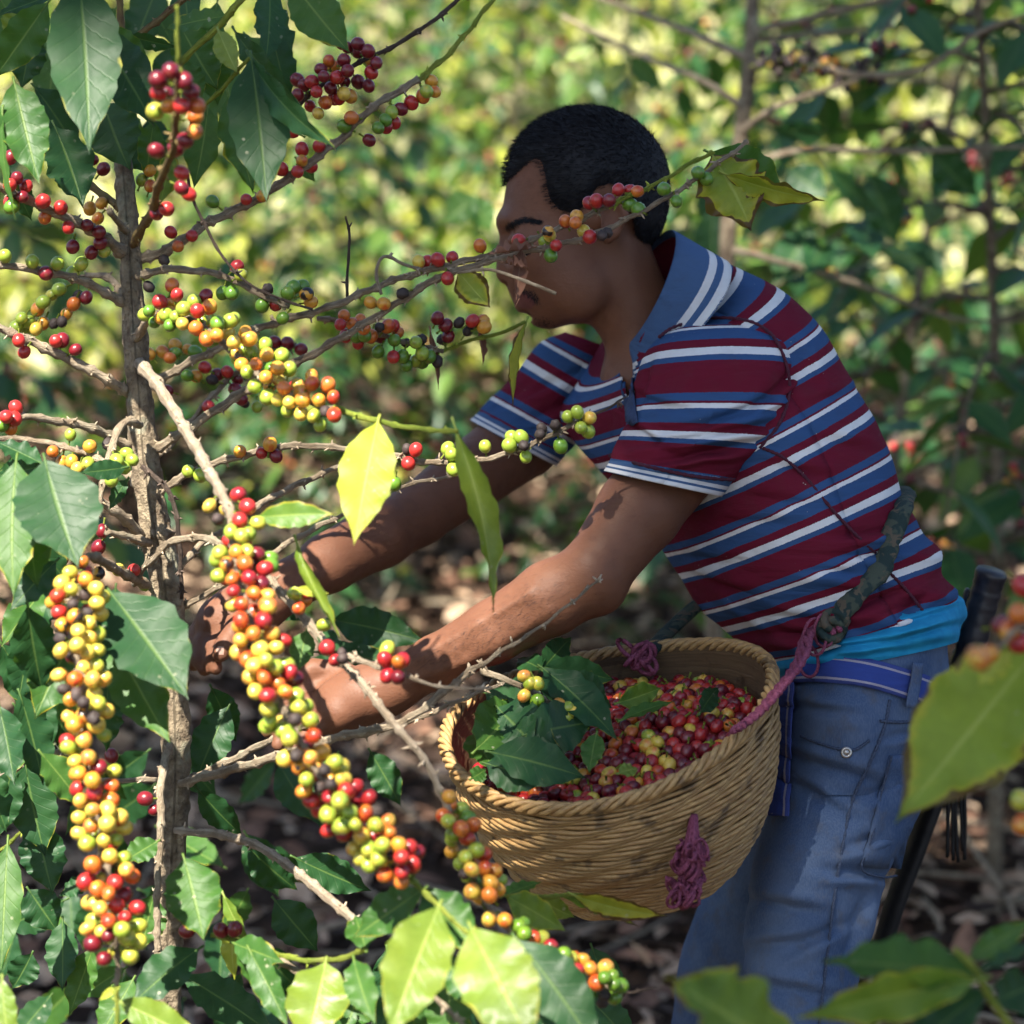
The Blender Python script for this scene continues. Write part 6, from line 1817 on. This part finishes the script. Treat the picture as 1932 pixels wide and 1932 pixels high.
# ---- leaves, by branch: base, tip, breadth in pixels, colour, roll
LV = [
('top_stem', (150, -40, 2.10), (180, 278, 2.02), 138, 'deep', 0, dict(fold=.12, curl=.08, wave=.03)),
('top_stem', (186, 62, 2.16), (298, 233, 2.12), 104, 'deep', .15, dict(fold=.1)),
('top_stem', (28, 160, 2.12), (70, 342, 2.08), 92, 'mid', .1, {}),
('top_stem', (104, 240, 2.22), (166, 392, 2.20), 100, 'deep', -.3, {}),
('top_stem', (196, 195, 2.24), (232, 318, 2.22), 108, 'deep', .3, {}),
('top_pet', (475, 116, 2.12), (510, 372, 2.06), 116, 'deep', 0, dict(fold=.10, curl=.1, wave=.04)),
('top_pet', (432, 185, 2.20), (472, 366, 2.20), 84, 'mid', -.3, {}),
('top_pet', (392, 205, 2.26), (376, 358, 2.25), 68, 'mid', .1, {}),
('top_pet', (472, 112, 2.13), (600, 318, 2.02), 64, 'deep', 1.05, dict(side=-.12, wave=.10, fold=.35)),
('top_pet', (445, 62, 2.18), (548, 200, 2.12), 62, 'deep', .95, dict(wave=.09)),
('top_green', (556, -28, 2.16), (650, 100, 2.14), 92, 'mid', .2, {}),
('top_green', (412, 58, 2.14), (446, 142, 2.12), 46, 'lime', .3, {}),
('top_green', (428, 30, 2.18), (300, 52, 2.2), 44, 'mid', .2, {}),
('top_green', (342, 52, 2.3), (404, 172, 2.3), 92, 'mid', 0, {}),
('top_green', (392, 70, 2.32), (410, 200, 2.33), 80, 'mid', .3, {}),
('top_green', (335, 118, 2.28), (382, 190, 2.28), 62, 'mid', -.3, {}),
('top_b', (88, 8, 2.2), (-14, 152, 2.2), 78, 'mid', -.3, {}),
('top_b', (100, -10, 2.25), (-8, 30, 2.22), 44, 'deep', .5, {}),
('top_b', (50, 10, 2.3), (10, 80, 2.3), 60, 'lime', 0, {}),
('top_b', (205, 50, 2.2), (290, 138, 2.2), 52, 'mid', .4, {}),
('top_b', (246, 68, 2.22), (330, 92, 2.2), 34, 'deep', .9, {}),
('top_b', (60, 60, 2.28), (42, 170, 2.28), 70, 'deep', .1, {}),
('fore_top', (326, 288, 2.36), (300, 388, 2.36), 46, 'spot', .1, {}),
('fore_top', (290, 230, 2.3), (272, 340, 2.3), 52, 'mid', -.3, {}),
('left_top', (4, 215, 2.1), (6, 410, 2.08), 22, 'mid', .9, {}),
('left_top', (20, 330, 2.3), (60, 420, 2.32), 50, 'deep', .3, {}),
('left_f', (86, 872, 2.03), (134, 1070, 1.98), 162, 'deep', 0, dict(fold=.12, curl=.05, wave=.03)),
('left_f', (30, 875, 2.06), (6, 1120, 2.0), 108, 'mid', .25, dict(fold=.15)),
('left_f', (236, 882, 2.15), (154, 895, 2.12), 40, 'deep', -.2, {}),
('left_f', (78, 874, 2.12), (-12, 828, 2.14), 50, 'deep', .4, {}),
('left_f', (80, 880, 2.14), (-20, 900, 2.16), 52, 'deep', -.3, {}),
('left_g', (104, 1060, 2.1), (16, 1150, 2.08), 66, 'deep', .2, {}),
('left_h', (212, 1122, 2.02), (352, 1308, 1.95), 160, 'deep', -.1, dict(fold=.16, curl=.1, wave=.03)),
('left_h', (216, 1212, 2.06), (316, 1408, 2.0), 104, 'mid', .25, {}),
('left_h', (210, 1150, 2.12), (232, 1290, 2.1), 80, 'deep', .4, {}),
('left_h', (142, 1196, 2.12), (56, 1348, 2.08), 112, 'mid', -.1, {}),
('left_g', (120, 1110, 2.2), (18, 1200, 2.2), 80, 'deep', .1, {}),
('left_g', (60, 1190, 2.25), (30, 1330, 2.25), 70, 'deep', -.2, {}),
('left_h', (150, 1290, 2.14), (126, 1402, 2.12), 64, 'mid', 0, {}),
('left_h', (205, 1290, 2.2), (190, 1420, 2.2), 70, 'deep', .3, {}),
('low_b', (430, 1336, 2.36), (356, 1482, 2.34), 78, 'deep', .1, {}),
('low_b', (376, 1492, 2.34), (458, 1586, 2.36), 56, 'deep', .5, {}),
('low_b', (400, 1300, 2.42), (450, 1400, 2.44), 60, 'deep', .2, {}),
('hang', (348, 1622, 2.04), (390, 1772, 2.0), 108, 'mid', .05, dict(fold=.1, curl=.06)),
('hang', (296, 1588, 2.14), (232, 1626, 2.12), 52, 'mid', .1, {}),
('hang', (290, 1690, 2.2), (262, 1790, 2.2), 74, 'mid', .0, {}),
('low_green', (422, 1690, 2.1), (468, 1790, 2.08), 34, 'lime', .8, {}),
('low_green', (440, 1740, 2.15), (432, 1850, 2.14), 44, 'yel', .5, {}),
('low_green', (442, 1780, 2.04), (528, 1812, 2.0), 56, 'mid', .3, {}),
('low_green', (472, 1795, 2.02), (548, 1930, 1.98), 56, 'mid', .4, {}),
('low_green', (450, 1785, 2.05), (498, 1880, 2.03), 46, 'mid', -.5, {}),
('low_green', (614, 1818, 1.97), (582, 1975, 1.92), 118, 'lime', .0, dict(fold=.14)),
('low_green', (668, 1812, 1.95), (694, 1928, 1.9), 62, 'mid', .3, {}),
('low_green', (690, 1790, 1.95), (668, 1720, 1.98), 60, 'mid', .1, {}),
('chain_left_tip', (226, 1890, 1.94), (400, 1965, 1.9), 66, 'lime', .4, {}),
('chain_left_tip', (222, 1860, 1.95), (186, 1890, 1.95), 16, 'yel', 0, {}),
('hang', (372, 1792, 2.08), (236, 1890, 2.04), 86, 'deep', .2, {}),
('hang', (348, 1842, 2.12), (530, 1950, 2.1), 84, 'deep', -.1, {}),
('hang', (250, 1850, 2.15), (190, 1960, 2.12), 70, 'mid', .2, {}),
('low_left', (72, 1552, 2.3), (88, 1690, 2.28), 88, 'deep', .2, {}),
('low_left', (14, 1596, 2.2), (2, 1836, 2.15), 70, 'mid', .2, {}),
('low_left', (55, 1680, 2.34), (110, 1760, 2.34), 74, 'deep', .1, {}),
('low_left', (118, 1740, 2.3), (120, 1870, 2.28), 66, 'deep', .4, {}),
('low_left', (60, 1800, 2.3), (26, 1870, 2.3), 60, 'deep', -.2, {}),
('low_left', (170, 1660, 2.4), (110, 1690, 2.4), 40, 'deep', .2, {}),
('low_left', (4, 1850, 1.9), (10, 1980, 1.88), 50, 'lime', .3, {}),
('low_left', (175, 1790, 2.3), (130, 1920, 2.3), 60, 'mid', .3, {}),
('chain_mid_tip', (826, 1716, 1.82), (726, 1945, 1.74), 128, 'lime', -.15, dict(fold=.2, quilt=.07, curl=.14, wave=.07)),
('chain_mid_tip', (892, 1756, 1.80), (1000, 1975, 1.72), 152, 'lime', .1, dict(fold=.18, quilt=.075, curl=.12, wave=.07)),
('chain_mid_tip', (980, 1778, 1.88), (1150, 1985, 1.84), 118, 'deep', .1, dict(fold=.2)),
('chain_mid_tip', (800, 1682, 1.90), (906, 1790, 1.86), 92, 'mid', -.2, {}),
('chain_mid_tip', (795, 1680, 1.92), (664, 1770, 1.94), 78, 'mid', .1, {}),
('chain_mid_tip', (840, 1800, 1.9), (890, 1900, 1.88), 54, 'mid', .4, {}),
('low_pale2', (760, 1850, 1.98), (700, 1960, 1.96), 90, 'deep', .2, {}),
('low_pale2', (850, 1850, 2.0), (840, 1990, 1.98), 90, 'mid', .2, {}),
('low_pale2', (690, 1850, 2.05), (640, 1960, 2.02), 80, 'mid', .1, {}),
('fan', (958, 1692, 2.05), (1070, 1752, 2.02), 62, 'spot', .3, {}),
('fan', (950, 1690, 2.06), (1020, 1660, 2.08), 40, 'mid', -.6, {}),
('fan', (1085, 1690, 2.07), (1254, 1748, 2.05), 46, 'sick', .7, dict(wave=.09)),
('fan', (1060, 1690, 2.08), (1210, 1735, 2.08), 40, 'spot', -.6, {}),
('fan', (1010, 1692, 2.08), (1085, 1740, 2.1), 40, 'lime', .2, {}),
('cluster_tip', (712, 800, 2.01), (660, 1022, 1.94), 106, 'yel', .05, dict(fold=.14, curl=.06, wave=.035)),
('cluster_tip', (862, 816, 2.0), (984, 1136, 2.0), 70, 'lime', .5, dict(fold=.5, side=.16, twist=1.4, wave=.13, tight=.5, curl=-.06)),
('chain_mid', (488, 976, 1.99), (632, 962, 1.97), 52, 'spot', .1, dict(wave=.05)),
('chain_mid', (560, 1025, 2.0), (628, 1205, 1.98), 34, 'lime', .9, dict(tight=.7, twist=1.8, wave=.14, fold=.5)),
('chain_right', (560, 1110, 2.03), (620, 1125, 2.02), 20, 'yel', .4, {}),
('chain_right', (640, 1235, 2.01), (585, 1160, 2.06), 40, 'deep', .3, {}),
('chain_right', (578, 1190, 2.08), (562, 1268, 2.07), 50, 'mid', .2, {}),
('low_b', (630, 1170, 2.5), (800, 1200, 2.46), 76, 'deep', .2, {}),
('low_b', (640, 1240, 2.42), (560, 1300, 2.4), 56, 'deep', -.2, {}),
('low_b', (600, 1230, 2.45), (760, 1240, 2.42), 50, 'deep', .1, {}),
('low_b', (500, 1110, 2.46), (580, 1170, 2.46), 60, 'deep', .2, {}),
('face_a_tip', (1342, 290, 2.23), (1502, 372, 2.25), 100, 'mid', .25, dict(curl=.25, fold=.1)),
('face_a_tip', (1346, 296, 2.22), (1428, 426, 2.2), 138, 'sick', -.2, dict(fold=.12, curl=.1)),
('face_a_tip', (1372, 330, 2.21), (1550, 394, 2.2), 56, 'sick', .9, dict(fold=.5)),
('face_b', (866, 514, 2.24), (922, 584, 2.23), 62, 'sick', .2, {}),
('bunch_tip', (992, 610, 2.36), (952, 764, 2.32), 30, 'sick', .6, dict(fold=.6, tight=.4)),
('face_a', (985, 474, 2.215), (972, 570, 2.19), 44, 'dry', .3, dict(tight=.8, twist=.8, wave=.2, fold=.5, curl=.2)),
('face_a', (1005, 466, 2.215), (922, 486, 2.19), 40, 'dry', .3, dict(tight=.7, twist=-1., wave=.2)),
('face_a', (950, 494, 2.21), (995, 506, 2.19), 28, 'dry', -.4, dict(tight=.8, wave=.2)),
('bunch', (812, 625, 2.37), (826, 735, 2.37), 22, 'dry', .3, dict(tight=.9, twist=2)),
('bunch', (905, 622, 2.4), (912, 690, 2.4), 22, 'dry', .3, dict(tight=.9, twist=2)),
('top_stem', (120, 300, 2.3), (150, 370, 2.3), 60, 'deep', .1, {}),
('right_top', (560, 300, 2.37), (595, 345, 2.37), 26, 'mid', .2, {}),
('left_f', (240, 905, 2.2), (200, 960, 2.2), 30, 'deep', .2, {}),
('left_up', (255, 270, 2.36), (280, 330, 2.36), 60, 'deep', .1, {}),
('low_c', (700, 1420, 2.5), (760, 1520, 2.5), 60, 'deep', .2, {}),
('low_d', (560, 1620, 2.3), (700, 1690, 2.32), 70, 'deep', .1, {}),
('low_d', (520, 1700, 2.3), (600, 1800, 2.3), 80, 'deep', .1, {}),
('low_d', (470, 1600, 2.4), (560, 1690, 2.42), 70, 'deep', .3, {}),
]
for key, b, t, wd, m, rl, kw in LV:
    place_leaf(BRN[key][0], b, t, wd, m, rl, **kw)
# more leaves deeper in the tree's shaded lower crown
g = random.Random(19)
for k in range(46):
    x = g.uniform(-20, 640); y = g.uniform(1420, 1990); d = g.uniform(2.4, 3.0)
    if 300 < x < 480 and y < 1560: continue
    a = g.uniform(.4, 2.7); L = g.uniform(90, 150)
    key = g.choice(['low_left', 'hang', 'low_d', 'low_b'])
    place_leaf(BRN[key][0], (x, y, d), (x + math.cos(a) * L, y + math.sin(a) * L * .9, d + g.uniform(-.08, .05)), L * g.uniform(.42, .56), g.choice(['deep', 'deep', 'deep', 'mid']), g.uniform(-.6, .6), nu=7, nv=14)
for k in range(16):
    x = g.uniform(-20, 330); y = g.uniform(1080, 1420); d = g.uniform(2.35, 2.7)
    a = g.uniform(.6, 2.5); L = g.uniform(90, 140)
    place_leaf(BRN['left_g'][0], (x, y, d), (x + math.cos(a) * L, y + math.sin(a) * L * .9, d), L * .5, 'deep', g.uniform(-.6, .6), nu=7, nv=14)
# the dark mass of leaves round the broken top
for k in range(26):
    x = g.uniform(-30, 520); y = g.uniform(-60, 230); d = g.uniform(2.34, 2.62)
    a = g.uniform(.7, 2.4); L = g.uniform(110, 170)
    place_leaf(BRN[g.choice(['top_stem', 'top_b', 'top_green'])][0], (x, y, d), (x + math.cos(a) * L, y + math.sin(a) * L, d + g.uniform(-.06, .04)), L * g.uniform(.42, .55), g.choice(['deep', 'deep', 'mid']), g.uniform(-.6, .6), nu=7, nv=16)
for k in range(30):
    x = g.uniform(560, 1150); y = g.uniform(1790, 1990); d = g.uniform(2.05, 2.6)
    a = g.uniform(.5, 2.6); L = g.uniform(90, 150)
    place_leaf(BRN[g.choice(['low_pale2', 'low_green', 'fan'])][0], (x, y, d), (x + math.cos(a) * L, y + math.sin(a) * L * .9, d), L * .5, g.choice(['deep', 'deep', 'mid']), g.uniform(-.6, .6), nu=7, nv=14)
for k in range(18):
    x = g.uniform(-40, 120); y = g.uniform(820, 1500); d = g.uniform(2.06, 2.32)
    a = g.uniform(.7, 2.3); L = g.uniform(120, 175)
    place_leaf(BRN[g.choice(['left_g', 'left_f'])][0], (x, y, d), (x + math.cos(a) * L, y + math.sin(a) * L, d + g.uniform(-.05, .04)), L * g.uniform(.45, .56), g.choice(['deep', 'deep', 'mid']), g.uniform(-.5, .5), nu=9, nv=18)
# ------------------------------------------------------------------ neighbouring coffee tree reaching in at the right, close to the camera
fb = P(2500, 1966, 1.5)
FT = thing('coffee_tree', (fb.x, fb.y, ground_z(fb.x, fb.y)), 'neighbouring coffee tree reaching large blurred leaves in at the right edge, nearest the camera', 'tree')
z0 = ground_z(fb.x, fb.y)
tk = catmull([[fb.x, fb.y, z0 - .05], [fb.x + .01, fb.y, z0 + .6], [fb.x - .01, fb.y, 1.2], [fb.x + .01, fb.y, 1.9]], 40)
V, Fc, UV = tube(tk, np.linspace(.024, .010, 40), 14, rough=.22)
obj('trunk', mesh('trunk', V, Fc, BARK, UV), FT)
def fbranch(pts, w0, w1, mat):
    c = catmull([list(P(*q)) for q in pts], 40)
    rr = np.linspace(w0, w1, 40) * .5 * PXM(1.57) * (1 + .2 * np.maximum(0, np.sin(np.arange(40) * .8)) ** 6)
    V, Fc, UV = tube(c, rr, 8, rough=.2); return obj('branch', mesh('branch', V, Fc, mat, UV), FT)
b1 = fbranch([(2490, 1500, 1.5), (2200, 1350, 1.630), (2020, 1180, 1.600), (1930, 1180, 1.590), (1880, 1230, 1.580)], 20, 10, TWIG)
b2 = fbranch([(2490, 2150, 1.5), (2150, 2080, 1.620), (1960, 1990, 1.590), (1880, 1900, 1.580), (1840, 1830, 1.570), (1800, 1790, 1.570)], 22, 12, GSTEM)
for b, (bs, tp_, wd, m, rl, kw) in (
    (b1, ((1965, 1215, 1.670), (1688, 1552, 1.650), 226, 'limespot', 0, dict(fold=.10, quilt=.05, curl=.03, side=0.0, wave=.05))),
    (b1, ((1905, 1230, 1.600), (1840, 1290, 1.600), 60, 'yel', .3, {})),
    (b2, ((1845, 1838, 1.570), (1548, 1800, 1.570), 128, 'mid', .5, dict(quilt=.04, fold=.3))),
    (b2, ((1838, 1850, 1.560), (1500, 1905, 1.530), 100, 'spot', -.7, dict(wave=.09))),
    (b2, ((1860, 1870, 1.580), (1690, 1990, 1.590), 110, 'deep', .4, {})),
    (b2, ((1850, 1830, 1.570), (1985, 1765, 1.550), 60, 'deep', -.9, {})),
    (b2, ((1830, 1810, 1.590), (1950, 1730, 1.590), 50, 'mid', .3, {})),
    (b2, ((1880, 1890, 1.590), (1960, 1850, 1.610), 90, 'deep', .3, {})),
    (b2, ((1500, 1985, 1.510), (1258, 1862, 1.470), 196, 'spot', .25, dict(quilt=.07, fold=.12, curl=.04)))):
    place_leaf(b, bs, tp_, wd, m, rl, **kw)
for x, y, c, d in ((1922, 1158, 'E', 1.590), (1862, 1236, 'O', 1.580), (1846, 1242, 'V', 1.415), (1932, 1106, 'R', 1.600), (1905, 1190, 'O', 1.600), (1924, 1214, 'R', 1.600), (1926, 1510, 'L', 1.620), (1930, 1556, 'O', 1.610), (1894, 1180, 'D', 1.610)):
    add_cherry(b1, P(x, y, d), Vector((rnd.uniform(-1, 1), -.5, rnd.uniform(-1, 1))).normalized(), c, 1.05, 'cherry')

# bare-stemmed coffee tree at the upper right, behind the man
gb = P(1395, 300, 4.0)
BT = thing('coffee_tree', (gb.x, gb.y, ground_z(gb.x, gb.y)), 'thin bare coffee stem with sparse black cherries behind the man at upper right', 'tree')
st = catmull([[gb.x - .02, gb.y, ground_z(gb.x, gb.y) - .05], [gb.x - .03, gb.y, .7]] + [list(P(x, y, 4.0)) for x, y in ((1375, 420), (1398, 260), (1414, 120), (1420, 0), (1424, -120), (1430, -260))], 60)
V, Fc, UV = tube(st, np.linspace(.018, .008, 60), 12, rough=.2)
obj('trunk', mesh('trunk', V, Fc, BARK, UV), BT)
bb = []
for pts in (((1415, 60, 4.0), (1560, 25, 3.95), (1740, -20, 3.9)), ((1412, 110, 4.0), (1300, 60, 4.05), (1180, 15, 4.1), (1040, -40, 4.15)), ((1416, 75, 4.0), (1600, 60, 4.1), (1800, 40, 4.2)), ((1408, 130, 4.0), (1500, 105, 3.9), (1600, 140, 3.85), (1740, 130, 3.8), (1850, 60, 3.75), (1960, 20, 3.7)), ((1400, 200, 4.0), (1320, 150, 4.0), (1200, 100, 4.05), (1060, 30, 4.1)), ((1385, 330, 4.0), (1500, 285, 3.95), (1700, 285, 3.9), (1960, 275, 3.85)), ((1398, 250, 4.0), (1470, 200, 3.9), (1620, 150, 3.8)), ((1380, 470, 4.0), (1600, 530, 4.1), (1800, 600, 4.2), (1960, 605, 4.2))):
    V, Fc, UV = tube(catmull([list(P(*q)) for q in pts], 30), np.linspace(.0075, .0035, 30), 6, rough=.2)
    bb.append((obj('branch', mesh('branch', V, Fc, TWIG, UV), BT), pts))
for k in range(74):
    x = 1440 + (k / 74) * 220 + g.gauss(0, 4); y = np.interp(x, [1440, 1500, 1600, 1660], [112, 105, 140, 138]) + g.gauss(0, 14)
    add_cherry(bb[3][0], P(x, y, 3.88 + g.uniform(-.03, .03)), Vector((g.gauss(0, 1), g.gauss(0, 1), g.gauss(0, 1))).normalized(), g.choice('KKKKKKKKYVK'), 1.1, 'cherry')
for b, t, wd, m, rl, kk in (
    ((1500, 250, 3.9), (1560, 262, 3.85), 40, 'deep', .9, 5), ((1460, 245, 3.95), (1565, 255, 3.9), 40, 'deep', .8, 5),
    ((1490, 320, 3.9), (1560, 370, 3.85), 70, 'deep', .1, 5), ((1565, 320, 3.8), (1655, 410, 3.75), 46, 'deep', .9, 5),
    ((1330, 350, 4.2), (1380, 430, 4.2), 80, 'deep', .0, 5), ((1345, 400, 4.1), (1340, 520, 4.1), 70, 'deep', .0, 5),
    ((1530, 430, 4.1), (1460, 545, 4.05), 76, 'deep', .0, 7), ((1530, 440, 4.1), (1560, 530, 4.1), 50, 'mid', .3, 7),
    ((900, 372, 4.2), (832, 420, 4.2), 66, 'mid', .1, 4), ((890, 372, 4.2), (930, 440, 4.2), 56, 'mid', -.2, 4),
    ((1120, 90, 4.1), (1062, 115, 4.1), 30, 'lime', .2, 1), ((1180, 120, 4.1), (1130, 160, 4.1), 32, 'lime', .2, 1), ((1190, 110, 4.1), (1250, 170, 4.1), 40, 'mid', .2, 1),
    ((1640, 330, 4.0), (1700, 460, 4.0), 80, 'deep', .2, 5), ((1760, 290, 3.9), (1840, 380, 3.9), 70, 'deep', .4, 5)):
    place_leaf(bb[kk][0], b, t, wd, m, rl, nu=7, nv=14)

# ---- clean up helper marks
for o in bpy.data.objects:
    if '_world' in o: del o['_world']
